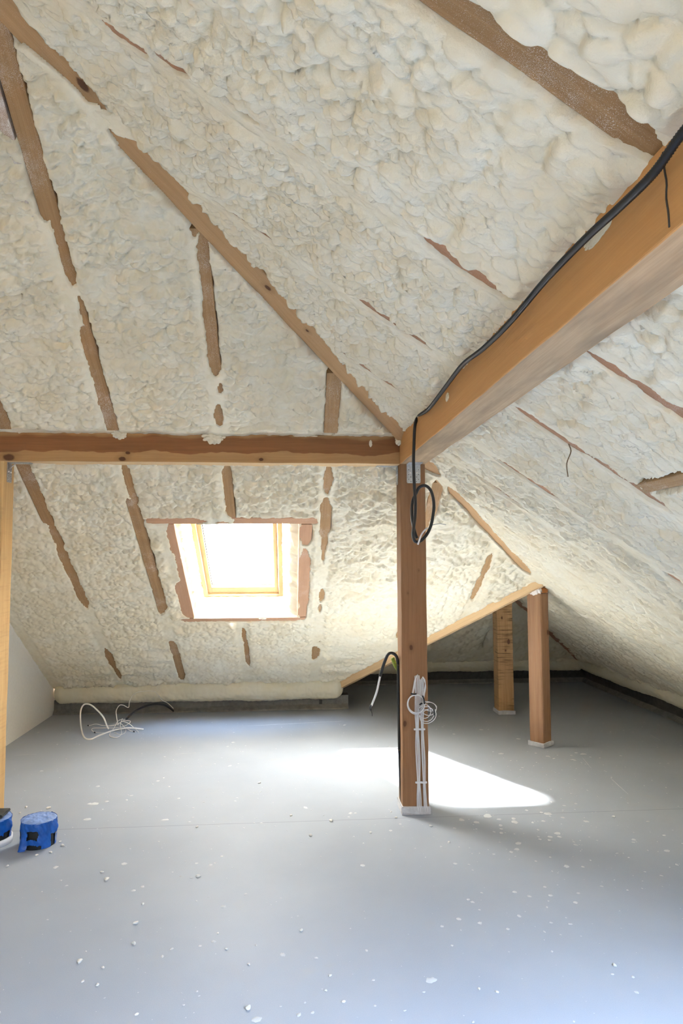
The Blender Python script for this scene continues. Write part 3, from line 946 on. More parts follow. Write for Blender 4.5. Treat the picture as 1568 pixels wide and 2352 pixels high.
tag(o, 'bare rafter above the middle of the roof window, dark knot halfway', 'rafter', 'rafters of the window slope', 'thing')
o = timber('rafter', wp(-0.395, YK - .02), wp(-0.395, WIN[3] + .04), NW, 2 * RHW, .155, W_RAFTER)
tag(o, 'short rafter below the roof window with one bare brown strip', 'rafter', 'rafters of the window slope', 'thing')
R_LABELS = ['thick bare rafter nearest the viewer at the top of the right slope',
            'foam-dusted rafter second from the viewer on the right slope',
            'foam-dusted rafter third from the viewer on the right slope',
            'thin reddish rafter meeting the right beam above the main post',
            'rafter of the right slope just beyond the main post, one thin bare strip',
            'mostly buried rafter of the right slope in front of the chamfered post',
            'buried rafter of the right slope beside the chamfered post',
            'rafter in the shaded foam just behind the chamfered post',
            'rafter in the shaded foam between the two far posts',
            'rafter in the dark corner of the far alcove']
for (x0, y0, x1, y1, _), lab in zip(RR, R_LABELS):
    x0 = max(x0, XL + .05)
    o = timber('rafter', rp(x1 - .03, y1), rp(x0 + .1, y0 + (y1 - y0) * .1 / (x1 - x0)), NR, 2 * RHW + (.012 if y0 < 1.2 else 0), .155, W_RAFTER_RED if y0 > 1.2 else W_RAFTER)
    tag(o, lab, 'rafter', 'rafters of the right slope', 'thing')

hd = np.array([-1, -1, SL]); hd = hd / np.linalg.norm(hd)
HIP_KNOTS = []
for px, py, kr in ((190, 195, .020), (615, 662, .015), (705, 760, .010)):
    hp0 = hip(1.45) - np.array([0, 0, .030])
    hn = np.cross(hd, np.array([1, -1, 0]) / math.sqrt(2)); hn = hn if hn[2] > 0 else -hn
    q = on_plane(px, py, hn, hp0) - hp0
    yl = np.cross(hn, hd)
    HIP_KNOTS.append((float(q @ hd), float(q @ yl), 0.0, kr))
W_HIP = wood_mat('hip_rafter_wood', (0.46, 0.285, 0.145), (0.32, 0.185, 0.085), 0.75, knots=tuple(HIP_KNOTS), dust=0.35)
o = timber('hip_rafter', hip(1.45) - np.array([0, 0, .030]), hip(5.45) - np.array([0, 0, .030]), (0, 0, 1), .125, .18, W_HIP)
tag(o, 'long diagonal hip rafter with dark oval knots running down to the main post', 'hip rafter', kind='thing')
va = np.array([RIDX, YK - T2, ZK + SL * T2]); vb = np.array([XW + .03, YK - .03, ZK])
o = timber('valley_rafter', va + [0.02, -.02, -.036], vb + [0, 0, -.036], (0, 0, 1), .085, .14, W_VALLEY)
tag(o, 'pale valley rafter edging the bright foam left of the chamfered post', 'valley rafter', kind='thing')
va2 = np.array([RIDX, Y2 - T2, ZK + SL * T2]); vb2 = np.array([XR, Y2, ZK])
o = timber('hip_rafter', va2 - [0, 0, .03], vb2 - [0, 0, .03], (0, 0, 1), .09, .15, W_RAFTER_RED)
tag(o, 'dark hip rafter in the shaded alcove behind the two far posts', 'hip rafter', kind='thing')
o = timber('ridge_beam', (RIDX, YK - T2, ZK + SL * T2 - .05), (RIDX, Y2 - T2, ZK + SL * T2 - .05), (0, 0, 1), .07, .14, W_RAFTER)
tag(o, 'ridge timber of the alcove resting on the two far posts', 'ridge beam', kind='thing')
o = timber('noggin', rp(NOG_X(1.72), 1.72, .018), rp(NOG_X(2.34), 2.34, .018), NR, .05, .12, W_RAFTER)
tag(o, 'short dark wood noggin bridging two rafters under the right beam', 'noggin', kind='thing')

# ------------------------------------------------------------------ roof windows
def roof_window(name, label, orig, xd, yd, n, w, l, foam_sides=True, trim=True):
    """orig = corner of the opening on the room face; xd across, yd down the slope, n outwards"""
    orig, xd, yd, n = (np.array(a, float) for a in (orig, xd, yd, n))
    root = empty(name, orig)
    tag(root, label, 'window', kind='structure')

    def part(nm, boxes, mat, parent=root, bevel=.002):
        bm = bmesh.new()
        for lo, hi in boxes:
            box_bm(bm, lo, hi)
        if bevel: bmesh.ops.bevel(bm, geom=bm.edges[:], offset=bevel, segments=1, affect='EDGES')
        for v in bm.verts:
            p = xd * v.co.x + yd * v.co.y + n * v.co.z
            v.co = p
        return bm_obj(nm, bm, mat, parent)
    d0 = .19
    lx, rx = (.062, .117) if foam_sides else (.03, .03)
    ft, fb = -.02, .0
    # outer frame, sash, glass; outside flashing kerb
    F0, F1, G0, G1 = lx, w - rx, ft, l + .0
    part('window_frame', [((F0, G0, d0), (F0 + .034, G1, d0 + .07)), ((F1 - .034, G0, d0), (F1, G1, d0 + .07)),
                          ((F0 + .034, G1 - .038, d0), (F1 - .034, G1, d0 + .07)), ((F0 + .034, G0, d0), (F1 - .034, G0 + .04, d0 + .07))], FRAME_PINE)
    s = .038
    sash = part('sash', [((F0 + s, G0 + .044, d0 + .022), (F0 + s + .032, G1 - .042, d0 + .075)), ((F1 - s - .032, G0 + .044, d0 + .022), (F1 - s, G1 - .042, d0 + .075)),
                         ((F0 + s + .032, G1 - .125, d0 + .022), (F1 - s - .032, G1 - .042, d0 + .075)), ((F0 + s + .032, G0 + .044, d0 + .022), (F1 - s - .032, G0 + .10, d0 + .075))], FRAME_PINE)
    part('glass_pane', [((F0 + s + .03, G0 + .09, d0 + .056), (F1 - s - .03, G1 - .12, d0 + .060))], GLASS, sash, 0)
    part('glazing_gasket', [((F0 + s + .032, G1 - .131, d0 + .045), (F1 - s - .032, G1 - .125, d0 + .056)), ((F0 + s + .032, G0 + .1, d0 + .045), (F0 + s + .037, G1 - .131, d0 + .056))],
         BLACK_PLASTIC, sash, 0)
    # reveal planks
    part('reveal_plank', [((-.03, l, .012), (w + .03, l + .03, d0 + .09))], W_PALE)
    part('reveal_plank', [((-.03, -.03, .012), (w + .03, 0, d0 + .09))], W_PALE)
    part('reveal_plank', [((-.03, 0, .012), (0, l, d0 + .09))], W_PALE)
    part('reveal_plank', [((w, 0, .012), (w + .03, l, d0 + .09))], W_PALE)
    if foam_sides:
        for nm, x_at, sg, th, sd in (('reveal_foam', 0.0, 1, lx - .004, 61), ('reveal_foam', w, -1, rx - .004, 62)):
            nu, nv = 130, 34
            U, Vv = np.meshgrid(np.linspace(-.005, l + .0, nu), np.linspace(0.0, d0 + .005, nv), indexing='ij')
            edge = sstep(0.0, .055, Vv + .014 * fbm(U * 16, Vv * 0, sd))
            hgt = (th * (0.30 + .70 * sstep(-.02, d0 * .8, Vv)) + .016 * lumps(U * 1.2, Vv * 1.2, sd) / .02 * .6) * edge
            P = orig * 0 + (x_at + sg * hgt)[..., None] * xd + U[..., None] * yd + (Vv + .005 + .01 * (1 - edge))[..., None] * n
            used, F = grid_faces(nu, nv, np.ones_like(U, bool))
            mesh_np(nm, P.reshape(-1, 3)[used], F if sg > 0 else F[:, ::-1], FOAM, root)
        nu, nv = 120, 10
        U, Vv = np.meshgrid(np.linspace(.02, w - .02, nu), np.linspace(0, .05, nv), indexing='ij')
        e = sstep(0, .02, Vv + .02 * fbm(U * 12, Vv * 0, 71) - .006)
        P = U[..., None] * xd + (l - (.030 * e * (.6 + .5 * fbm(U * 30, Vv * 30, 72))))[..., None] * yd + (d0 - .045 + Vv)[..., None] * n
        used, F = grid_faces(nu, nv, np.ones_like(U, bool))
        mesh_np('reveal_foam', P.reshape(-1, 3)[used], F, FOAM, root)
    # daylight portal in the opening (guides sampling of the sky, gives no light of its own)
    ld = bpy.data.lights.new(name + '_portal', 'AREA')
    ld.shape = 'RECTANGLE'; ld.size = F1 - F0; ld.size_y = l; ld.cycles.is_portal = True
    lo = bpy.data.objects.new(name + '_portal', ld); C.objects.link(lo)
    c = orig + xd * (F0 + F1) / 2 + yd * l / 2 + n * (d0 + .085)
    zc, xc = Vector(n), Vector(xd)                              # the lamp shines along its own -Z, into the room
    yc = zc.cross(xc)
    lo.matrix_world = Matrix(((xc.x, yc.x, zc.x, c[0]), (xc.y, yc.y, zc.y, c[1]), (xc.z, yc.z, zc.z, c[2]), (0, 0, 0, 1)))
    return root


YD = np.array([0, 1, -SL]) / NRM
x0, x1, y0, y1 = WIN
roof_window('window_1', 'square pine-framed roof window glowing white in the back slope', (x0, y0, wz(y0)), (1, 0, 0), YD, NW, x1 - x0, (y1 - y0) * NRM)
XD = np.array([1, 0, -SL]) / NRM
for k, r in enumerate((SKY_A, SKY_B)):
    roof_window('window_%d' % (k + 2), ('pine-framed roof window in the right slope beside the viewer', 'added, unseen pine-framed roof window in the right slope behind the viewer')[k],
                (r[0], r[3], rz(r[0])), (0, -1, 0), XD, NR, r[3] - r[2], (r[1] - r[0]) * NRM, foam_sides=False)

TRIMS = (('window_header', (x0 - .17, y0 - .022), (x1 + .135, y0 - .022), .05, 'reddish-brown header board across the top of the window opening'),
         ('window_sill_trimmer', (x0 - .13, y1 + .018), (x1 + .10, y1 + .018), .042, 'reddish-brown trimmer across the bottom of the window opening'))
for nm, a, b, w, lab in TRIMS:
    o = timber(nm, wp(*a, .003), wp(*b, .003), NW, w * NRM, .15, W_TRIM)
    tag(o, lab, 'trimmer', 'trimmers framing the roof window', 'thing')
for xc, w, lab in ((x0 - .047, .098, 'wide brown trimmer board on the left edge of the window opening'), (x1 + .044, .088, 'brown trimmer board on the right edge of the window opening')):
    o = timber('window_side_trimmer', wp(xc, y1 - .01, .0), wp(xc, y0 + .01, .0), NW, w, .15, W_TRIM)
    tag(o, lab, 'trimmer', 'trimmers framing the roof window', 'thing')

# ------------------------------------------------------------------ posts and beams
def collar(parent, s, h, mat=BASEWRAP):
    bm = bmesh.new()
    t = s / 2 + .010
    vs = box_bm(bm, (-t, -t, 0), (t, t, h))
    bmesh.ops.bevel(bm, geom=bm.edges[:], offset=.004, segments=2, affect='EDGES')
    bmesh.ops.subdivide_edges(bm, edges=bm.edges[:], cuts=2)
    for v in bm.verts:
        v.co.x += random.uniform(-.002, .002); v.co.y += random.uniform(-.002, .002)
        if v.co.z > h * .8: v.co.z += random.uniform(-.004, .004)
    return bm_obj('base_collar', bm, mat, parent)


def post(name, cx, cy, ang, s, h, mat, label, collar_h=.045, bevel=.006):
    root = empty(name, (cx, cy, 0), ang)
    # local frame of the shaft: X up the post
    o = timber('shaft', (0, -s / 2, .002), (0, -s / 2, h), (0, 1, 0), s, s, mat, root, bevel)
    if collar_h: collar(root, s, collar_h)
    tag(root, label, 'post', 'timber posts of the attic', 'thing')
    return root


P1C = ((XP1 + XP2) / 2, 3.815 + .074)
post('timber_post', P1C[0], P1C[1], 0, XP2 - XP1, ZB, W_POST, 'brown square timber post in the middle with looped black conduit and white cables')
post('timber_post', -1.596 - .074, YB + .074, 0, .148, ZB, W_LEFTPOST, 'yellowish timber post at the left end of the cross beam')
p2 = post('timber_post', 1.925, 5.105, math.radians(38), .122, 1.165, W_POST2, 'brown chamfered timber post turned cornerwise below the hip end', .035, .014)
p3 = post('timber_post', 1.985, 6.17, 0, .145, ZK + SL * T2 - .05, W_POST3, 'rough sawn timber post farthest back in the shaded alcove', .035)


def local_box(name, lo, hi, mat, parent, bevel=.003):
    bm = bmesh.new(); box_bm(bm, lo, hi)
    bmesh.ops.bevel(bm, geom=bm.edges[:], offset=bevel, segments=2, affect='EDGES')
    return bm_obj(name, bm, mat, parent)


local_box('packer_block', (-.058, -.058, 1.167), (.058, .058, 1.205), ORANGE_WOOD, p2)
local_box('top_block', (-.045, -.045, 1.206), (.05, .05, 1.262), W_RAFTER, p2)
# milky film bunched round the left side of the packer
bm = bmesh.new()
bmesh.ops.create_icosphere(bm, subdivisions=4, radius=1)
for v in bm.verts:
    q = v.co.copy(); w = 1 + .18 * math.sin(q.x * 9 + q.z * 7) * math.cos(q.y * 8)
    v.co = Vector((-.050 + q.x * .030 * w, -.005 + q.y * .060 * w, 1.195 + q.z * .048 * w))
bm_obj('wrapping_film', bm, TAPE_CLEAR, p2, True)

ML = Matrix.Identity(4)
o = timber('cross_beam', (XL, YB + .074, ZB), (XP1 - .001, YB + .074, ZB), (0, 0, 1), .148, ZT - ZB, W_CROSS, bottom=W_PALE)
tag(o, 'horizontal cross beam with dark red heartwood band above a paler strip', 'beam', kind='thing')
o = timber('purlin_beam', ((XP1 + XP2) / 2, YB + .148, ZB), ((XP1 + XP2) / 2, YFRONT + .005, ZB), (0, 0, 1), XP2 - XP1, ZT - ZB, W_BEAM, bottom=W_BEAM_UNDER)
tag(o, 'heavy orange-brown beam running from the main post out past the upper right', 'beam', kind='thing')
o.data.materials[0] = W_BEAM


beam_ob = o
P = [on_x(px, py, XP1 - .0002) for px, py in ((1522, 350), (1526, 392), (1531, 420), (1530, 455), (1535, 490), (1537, 522))]
ck = tube('drying_crack', P, 0.0020, HOLE, None, k=6)
mw = ck.matrix_world.copy(); ck.parent = beam_ob; ck.matrix_parent_inverse = beam_ob.matrix_world.inverted()

# ------------------------------------------------------------------ angle brackets
def bracket(orig, wd, dn, out, w, hv, hh, label):
    """orig = inner corner middle; wd = width direction, dn = down the post, out = along the beam"""
    orig = np.array(orig, float); wd, dn, out = (np.array(a, float) for a in (wd, dn, out))
    root = empty('angle_bracket', orig)
    t = .0028

    def plate(nm, along, nrm, L):
        # rounded plate with two columns of holes, modelled as a plate with sunk discs
        bm = bmesh.new()
        pts = []
        r = .008
        for cx, cy, a0 in ((w / 2 - r, L - r, 0), (-w / 2 + r, L - r, 90)):
            for q in range(5):
                a = math.radians(a0 + q * 22.5)
                pts.append((cx + r * math.cos(a), cy + r * math.sin(a)))
        pts += [(-w / 2, 0), (w / 2, 0)]
        lo = [bm.verts.new(tuple(wd * a + along * b)) for a, b in pts]
        hi = [bm.verts.new(tuple(wd * a + along * b + nrm * t)) for a, b in pts]
        bm.faces.new(lo); bm.faces.new(hi[::-1])
        for q in range(len(pts)):
            bm.faces.new((lo[q], lo[(q + 1) % len(pts)], hi[(q + 1) % len(pts)], hi[q]))
        for row in range(6):
            for col in ((-.36, .36) if row % 2 == 0 else (-.20, .20)):
                cx, cy = col * w, L * (.30 + .125 * row)
                ring = []
                for q in range(8):
                    a = q * math.pi / 4
                    ring.append(bm.verts.new(tuple(wd * (cx + .0026 * math.cos(a)) + along * (cy + .0026 * math.sin(a)) + nrm * (t + .0004))))
                bm.faces.new(ring).material_index = 1
        return bm_obj(nm, bm, [STEEL, HOLE], root)
    pv = plate('upright_flange', dn, out, hv)
    plate('flat_flange', out, dn, hh)
    for sx in (-.24, .24):
        bm = bmesh.new()
        bmesh.ops.create_uvsphere(bm, u_segments=10, v_segments=6, radius=.0052)
        c = wd * sx * w + dn * hv * .46 + out * (t + .001)
        for v in bm.verts: v.co = Vector(c) + v.co
        bm_obj('nail', bm, NAIL, root, True)
    # pressed stiffening rib
    bm = bmesh.new()
    a, b = dn * hv * .30, out * hh * .30
    side = wd * .006
    f1 = [bm.verts.new(tuple(x)) for x in (a + out * t - side, a + out * t + side, b + dn * t + side, b + dn * t - side)]
    bm.faces.new(f1)
    bm_obj('rib', bm, STEEL, root)
    tag(root, label, 'bracket', 'galvanised angle brackets', 'thing')
    return root


bracket((P1C[0] + .005, 3.8145, ZB - .001), (1, 0, 0), (0, 0, -1), (0, -1, 0), .081, .112, .09, 'galvanised bracket on the front face of the main post behind black conduit')
bracket((XP1 - .001, 3.915, ZB - .001), (0, 1, 0), (0, 0, -1), (-1, 0, 0), .06, .112, .125, 'galvanised bracket on the left side of the main post under the cross beam')
bracket((-1.596, 3.890, ZB - .001), (0, -1, 0), (0, 0, -1), (1, 0, 0), .06, .112, .125, 'galvanised bracket on the yellowish left post under the cross beam')

# ------------------------------------------------------------------ conduits and cables
_q = on_x(1568, 304, .604)
pts = [np.array([.603, y, _q[2]]) for y in (-2.3, -1.6, -.9, -.3, .2, _q[1] - .5, _q[1] - .34, _q[1] - .2, _q[1] - .1)]
for px, py in ((1568, 304), (1500, 398), (1420, 478), (1340, 552), (1250, 646), (1170, 741), (1110, 800), (1062, 838), (1022, 890), (985, 938)):
    q = on_x(px, py, .604)
    if q[1] > pts[-1][1] + .05: pts.append(q)
HY = 3.27
for px, py in ((962, 955), (953, 975)): pts.append(on_y(px, py, HY - .02))
LOOP = [(950.5, 1020), (949.5, 1053), (950, 1086), (951.5, 1120), (953.6, 1153), (952.8, 1186), (949.5, 1211), (947.8, 1227), (951, 1240.6), (957, 1244.7),
        (967.7, 1240.6), (981, 1225.6), (991, 1201), (996, 1166), (994, 1142.7), (987.6, 1124.5), (976, 1115.4), (962.7, 1119.5), (954.4, 1134.4),
        (947, 1152.7), (945.3, 1177.5), (947.8, 1202.4), (952.8, 1224), (957, 1236)]
for i, (px, py) in enumerate(LOOP):
    dy = 0.0
    if i >= 8: dy = .018 * min(1, (i - 8) / 4)
    if i >= 15: dy = .018 + .012 * min(1, (i - 15) / 4)
    pts.append(on_y(px, py, HY + dy))
cr = empty('black_conduit', pts[6]); tag(cr, 'black corrugated conduit along the right beam, hanging in a loop before the main post', 'conduit')


def tube_rel(name, P, r, mat, root, **kw):
    P = [np.array(p) - np.array(root.location) for p in P]
    return tube(name, P, r, mat, root, **kw)


tube_rel('corrugated_hose', pts, .0085, BLACK_PLASTIC, cr, ribs=.006, k=10)
tube_rel('cable_end', [on_y(981, 1213, HY + .005), on_y(973, 1220, HY - .012), on_y(966, 1231, HY - .014), on_y(959.4, 1251, HY - .012)], .0042, WHITE_CABLE, cr)
tube_rel('thin_wire', [on_y(990, 1207, HY + .03), on_y(1001, 1204, HY + .05), on_y(1013, 1203, HY + .06), on_y(1024, 1205.5, HY + .06)], .0018, GREY_CABLE, cr)
o2 = []
for px, py in ((1490, 430), (1420, 505), (1340, 575)):
    o2.append(on_x(px, py, .622))

# stand-up conduit on the main post's left side
PY = 3.905
cr = empty('black_conduit', on_y(922, 1851, PY) * [1, 1, 0]); tag(cr, 'black conduit rising beside the main post and bending over to a white cable end', 'conduit')
path = [(923, 1853), (919, 1780), (917, 1722), (915.4, 1610), (914.5, 1544), (913.5, 1522), (909.8, 1507), (900.4, 1500.2), (891, 1503), (884.5, 1516), (878, 1535), (872.4, 1553.5)]
P = [on_y(px, py, PY) for px, py in path]; P[0][2] = .004
tube_rel('corrugated_hose', P, .0098, BLACK_PLASTIC, cr, ribs=.006, k=10)
tube_rel('cable_end', [on_y(873, 1551, PY), on_y(864.5, 1590, PY), on_y(852.7, 1621, PY)], .0058, WHITE_CABLE, cr)
tube_rel('taped_tip', [on_y(853, 1619, PY), on_y(849, 1627, PY), on_y(852, 1632, PY)], .0062, BLACK_TAPE, cr)
tube_rel('tape_tail', [on_y(851, 1630, PY), on_y(854, 1637, PY), on_y(854.6, 1645, PY)], .0020, BLACK_TAPE, cr)
for py in (1526, 1721):
    q = on_y(915 if py < 1600 else 917, py, PY)
    a = np.linspace(0, 2 * math.pi, 17)
    tube_rel('wire_tie', [q + np.array([.0115 * math.cos(t), .0115 * math.sin(t), .002 * math.sin(t)]) for t in a] + [q + np.array([-.03, -.004, .006])], .0012, FIBRE, cr, sm=3)
gy = PY + .09
o = tube('earth_cable', [on_y(916, 1541, gy), on_y(909, 1531, gy), on_y(904, 1519, gy), on_y(901, 1511, gy)], .012, GREEN, k=10)
tag(o, 'short stub of green-yellow sheath behind the bent conduit', 'cable')

# white cable bundles down the front of the main post
FY = 3.809


def bundle(label, cpath, strands, clips, tops):
    root = empty('cable_bundle', on_y(*cpath[-1], FY)); tag(root, label, 'cable bundle', 'white cable bundles on the main post')
    for k in range(strands):
        off = (k - (strands - 1) / 2) * .0052
        P = []
        for i, (px, py) in enumerate(cpath):
            q = on_y(px, py, FY - .001 - .002 * (k % 2))
            near_clip = min(abs(py - c) for c in clips)
            q[0] += off * (0.75 + .45 * min(1, near_clip / 60)) + random.uniform(-.001, .001)
            P.append(q)
        P[0] = P[0] + np.array([0, 0, random.uniform(-.012, .004)])
        tube_rel('cable', P, .0024, WHITE_CABLE, root, k=6)
    for c in clips:
        px = np.interp(c, [p[1] for p in cpath], [p[0] for p in cpath])
        q = on_y(px, c, FY - .002) - np.array(root.location)
        bm = bmesh.new(); wd = strands * .0032 + .003
        box_bm(bm, (q[0] - wd, q[1] - .005, q[2] - .005), (q[0] + wd, q[1] + .004, q[2] + .005))
        bmesh.ops.bevel(bm, geom=bm.edges[:], offset=.0015, segments=2, affect='EDGES')
        bm_obj('cable_clip', bm, WHITE_CABLE, root)
    return root


b1 = bundle('longer white cable bundle with a round coil on the main post front', [(957.5, 1550), (958, 1575), (958.2, 1600), (957.5, 1640), (957.5, 1675), (958.6, 1710), (960.2, 1750), (961.2, 1797), (961.8, 1828), (963, 1866)], 5, (1675, 1797), None)
b2 = bundle('shorter white cable bundle with overlapping loops near the post edge', [(968.7, 1556), (969, 1580), (969.5, 1610), (969.3, 1640), (969.6, 1675), (971, 1710), (972.8, 1750), (973.8, 1797), (975.5, 1828), (978, 1866)], 4, (1675, 1797), None)
# strands doubling back from the top down to the coils
for k in range(3):
    tube_rel('cable', [on_y(957.5 + k * .8, 1551 - k, FY - .004), on_y(952.5 + k, 1560, FY - .008), on_y(949 + k * 1.2, 1578, FY - .01), on_y(946 + k, 1595, FY - .012)], .0022, WHITE_CABLE, b1, k=6)
    tube_rel('cable', [on_y(969 + k * .7, 1556 - k, FY - .004), on_y(974 + k, 1563, FY - .008), on_y(977.5 - k, 1578, FY - .01), on_y(974 - k * 1.5, 1598, FY - .012), on_y(972, 1612, FY - .014)], .0022, WHITE_CABLE, b2, k=6)
for k in range(5):
    P = []
    rx_, rz2 = 19.5 + random.uniform(-2, 1.6), 21.5 + random.uniform(-2, 2)
    ph = random.uniform(0, 6)
    cx, cy = 955 + random.uniform(-.8, .8), 1617 + random.uniform(-1.2, 1.2)
    for a in np.linspace(0, 2 * math.pi, 26):
        P.append(on_y(cx + rx_ * math.cos(a + ph), cy + rz2 * math.sin(a + ph), FY - .016 - .0035 * k + .002 * math.sin(3 * a)))
    tube_rel('coil_turn', P, .0022, WHITE_CABLE, b1, k=6, sm=4)
for k, (cx, cy, rx_, ry_, tilt) in enumerate(((984, 1622, 19, 10, .25), (985, 1628, 17, 15, -.2), (979, 1640, 17, 17, .3), (983, 1645, 20, 15, -.6), (975, 1634, 14, 16, .1))):
    P = []
    for a in np.linspace(0, 2 * math.pi, 26):
        xx, yy = rx_ * math.cos(a), ry_ * math.sin(a)
        P.append(on_y(cx + xx * math.cos(tilt) - yy * math.sin(tilt), cy + xx * math.sin(tilt) + yy * math.cos(tilt), FY - .010 - .003 * k))
    tube_rel('coil_turn', P, .0021, WHITE_CABLE, b2, k=6, sm=4)
for root, P in ((b1, [(943, 1593), (950, 1594.5), (956, 1593.5)]), (b1, [(970, 1598), (973.5, 1607), (974.5, 1617)]), (b2, [(996, 1629), (997, 1636), (997, 1643)]), (b2, [(963, 1619), (967, 1616), (969, 1615)])):
    tube_rel('black_tie', [on_y(a, b, FY - .036 if root is b1 else FY - .026) for a, b in P], .0042, BLACK_TAPE, root, k=8)

# tangle of cable ends on the floor by the upstand
def floor_path(pp, ya, yb):
    P = []
    for i, (px, py) in enumerate(pp):
        y = ya + (yb - ya) * i / (len(pp) - 1)
        q = on_y(px, py, y)
        if q[2] < .004: q = on_floor(px, py, .004)
        P.append(q)
    return P


cr = empty('cable_tangle', on_floor(265, 1672)); tag(cr, 'cream cable ends tangled on the floor before the grey upstand', 'cable')
tube_rel('thick_cable', floor_path([(329.6, 1675), (295, 1672), (260.7, 1677.7), (228.6, 1689), (208, 1698), (194, 1694), (187, 1675), (184.5, 1650), (186, 1629.5), (194, 1617.5), (208, 1619), (224, 1632), (237.7, 1648), (245.8, 1668), (250, 1674)], 5.80, 5.80), .0066, CREAM_CABLE, cr)
tube_rel('thin_cable', floor_path([(271, 1665), (268, 1648), (267, 1632), (274.5, 1620), (283.7, 1620), (295, 1625), (297.4, 1611), (306.6, 1595), (325, 1588), (352.5, 1588), (364, 1597.4), (373, 1609), (384.7, 1614.6), (398, 1627)], 5.85, 6.40), .0034, CREAM_CABLE, cr)
for pp in ([(204, 1667), (220, 1663), (235, 1666), (255, 1667), (272, 1662), (285, 1655), (300, 1657), (285, 1668), (262, 1672), (240, 1672), (212, 1673), (216, 1681), (240, 1683), (265, 1678)],
           [(281, 1650), (276, 1665), (279, 1685), (268, 1694), (254, 1692), (252, 1685), (262, 1672), (272, 1655), (288, 1652)],
           [(278, 1655), (296, 1662), (308, 1672), (318, 1681)], [(262, 1682), (275, 1687), (286, 1684), (289, 1676), (284, 1668), (276, 1660)], [(292, 1674), (302, 1679), (312, 1681)]):
    tube_rel('thin_wire', floor_path(pp, 5.80, 5.82), .0026, CREAM_CABLE, cr, k=6)
for px, py in ((204, 1667), (219, 1683), (309, 1681)):
    q = on_floor(px, py, .005)
    tube_rel('taped_tip', [q, q + np.array([-.012, 0, .004])], .005, BLACK_TAPE, cr, k=6, step=.004)
o = tube('black_cable', floor_path([(288, 1653.6), (306.6, 1636.4), (329.6, 1623.8), (352.5, 1618), (375.5, 1619), (389, 1626), (398, 1633)], 5.87, 6.42), .0095, BLACK_PLASTIC)
tag(o, 'arched black cable coming out of the upstand beside the cream tangle', 'cable')

# ------------------------------------------------------------------ taped pipe stubs on the floor
def stub(cx, cy, r, h, seed, label, ring=False, flap=False):
    root = empty('pipe_stub', (cx, cy, 0)); tag(root, label, 'pipe stub', 'blue wrapped pipe stubs', 'thing')
    n = 48
    ang = np.linspace(0, 2 * math.pi, n, endpoint=False)
    prof = [(1.0, 0), (1.0, .25), (1.0, .5), (1.0, .75), (1.0, .985)]
    V = np.array([[r * a * math.cos(t), r * a * math.sin(t), h * z] for a, z in prof for t in ang])
    F = np.array([(i * n + j, i * n + (j + 1) % n, (i + 1) * n + (j + 1) % n, (i + 1) * n + j) for i in range(len(prof) - 1) for j in range(n)])
    mesh_np('pipe', V, F, BLACK_FOIL, root)
    # blue wrap with torn gaps
    na, nz = 160, 60
    A, Z = np.meshgrid(np.linspace(0, 2 * math.pi, na), np.linspace(.012, 1.0, nz), indexing='ij')
    x_, z_ = A, Z
    wr = .004 * fbm(A * 3, Z * 3, seed) + .0022 * vnoise(A * 9 + Z * 6, Z * 5, seed + 2)
    dA = np.abs((A - math.radians(238) + math.pi) % (2 * math.pi) - math.pi)
    flare = .030 * np.exp(-(dA / .22) ** 2) * (1 - Z) ** 1.4
    dB = np.abs((A - math.radians(350) + math.pi) % (2 * math.pi) - math.pi)
    flare = flare + .020 * np.exp(-(dB / .16) ** 2) * np.exp(-((Z - .70) / .22) ** 2)
    R = r + .005 + wr + flare
    deg = np.degrees(A)
    e1 = .05 * vnoise(A * 8, A * 0, seed + 5); e2 = 3 * vnoise(Z * 7, Z * 0 + 2, seed + 6)
    gap = (deg > 252 + e2) & (deg < 285 + e2) & (Z > .40 + e1) & (Z < .70 + e1 * .5)
    gap |= (deg > 253 + e2) & (deg < 296 + e2) & (Z < .17 + e1)
    gap |= (deg > 332 + e2) & (deg < 352) & (Z < .50 + e1)
    gap |= (deg > 205) & (deg < 222) & (Z > .35) & (Z < .62)
    gap |= (deg > 20) & (deg < 60) & (Z < .4)
    if ring: gap |= (deg > 284 + e2) & (deg < 330 + e2) & (Z < .38 + e1)
    Pz = h * Z * 1.0
    V = np.stack([R * np.cos(A), R * np.sin(A), np.maximum(Pz, .002)], -1)
    used, F = grid_faces(na, nz, ~gap)
    o = mesh_np('blue_wrap', V.reshape(-1, 3)[used], F, BLUE_WRAP, root)
    # crumpled cover over the top
    nr = 24
    rr = np.linspace(0, 1, nr); Q, T = np.meshgrid(rr, np.linspace(0, 2 * math.pi, 97), indexing='ij')
    X, Y = Q * np.cos(T), Q * np.sin(T)
    zz = h + .003 + .006 * fbm(X * 3, Y * 3, seed + 9) * (1 - Q ** 4) + .004 * (1 - np.abs(vnoise(X * 5 + Y * 2, Y * 4, seed + 8))) * (1 - Q ** 4) - .006 * Q ** 8
    V = np.stack([X * (r + .006), Y * (r + .006), zz], -1)
    used, F = grid_faces(nr, 97, np.ones_like(Q, bool))
    mesh_np('top_cover', V.reshape(-1, 3)[used], F, BLUE_TOP, root)
    if ring:
        V = np.array([[(r + a) * math.cos(t), (r + a) * math.sin(t), z] for a, z in ((.004, .001), (.012, .001), (.013, .03), (.004, .032)) for t in ang])
        F = np.array([(i * n + j, i * n + (j + 1) % n, ((i + 1) % 4) * n + (j + 1) % n, ((i + 1) % 4) * n + j) for i in range(4) for j in range(n)])
        mesh_np('white_rim', V, F, WHITE_CABLE, root)
    return root


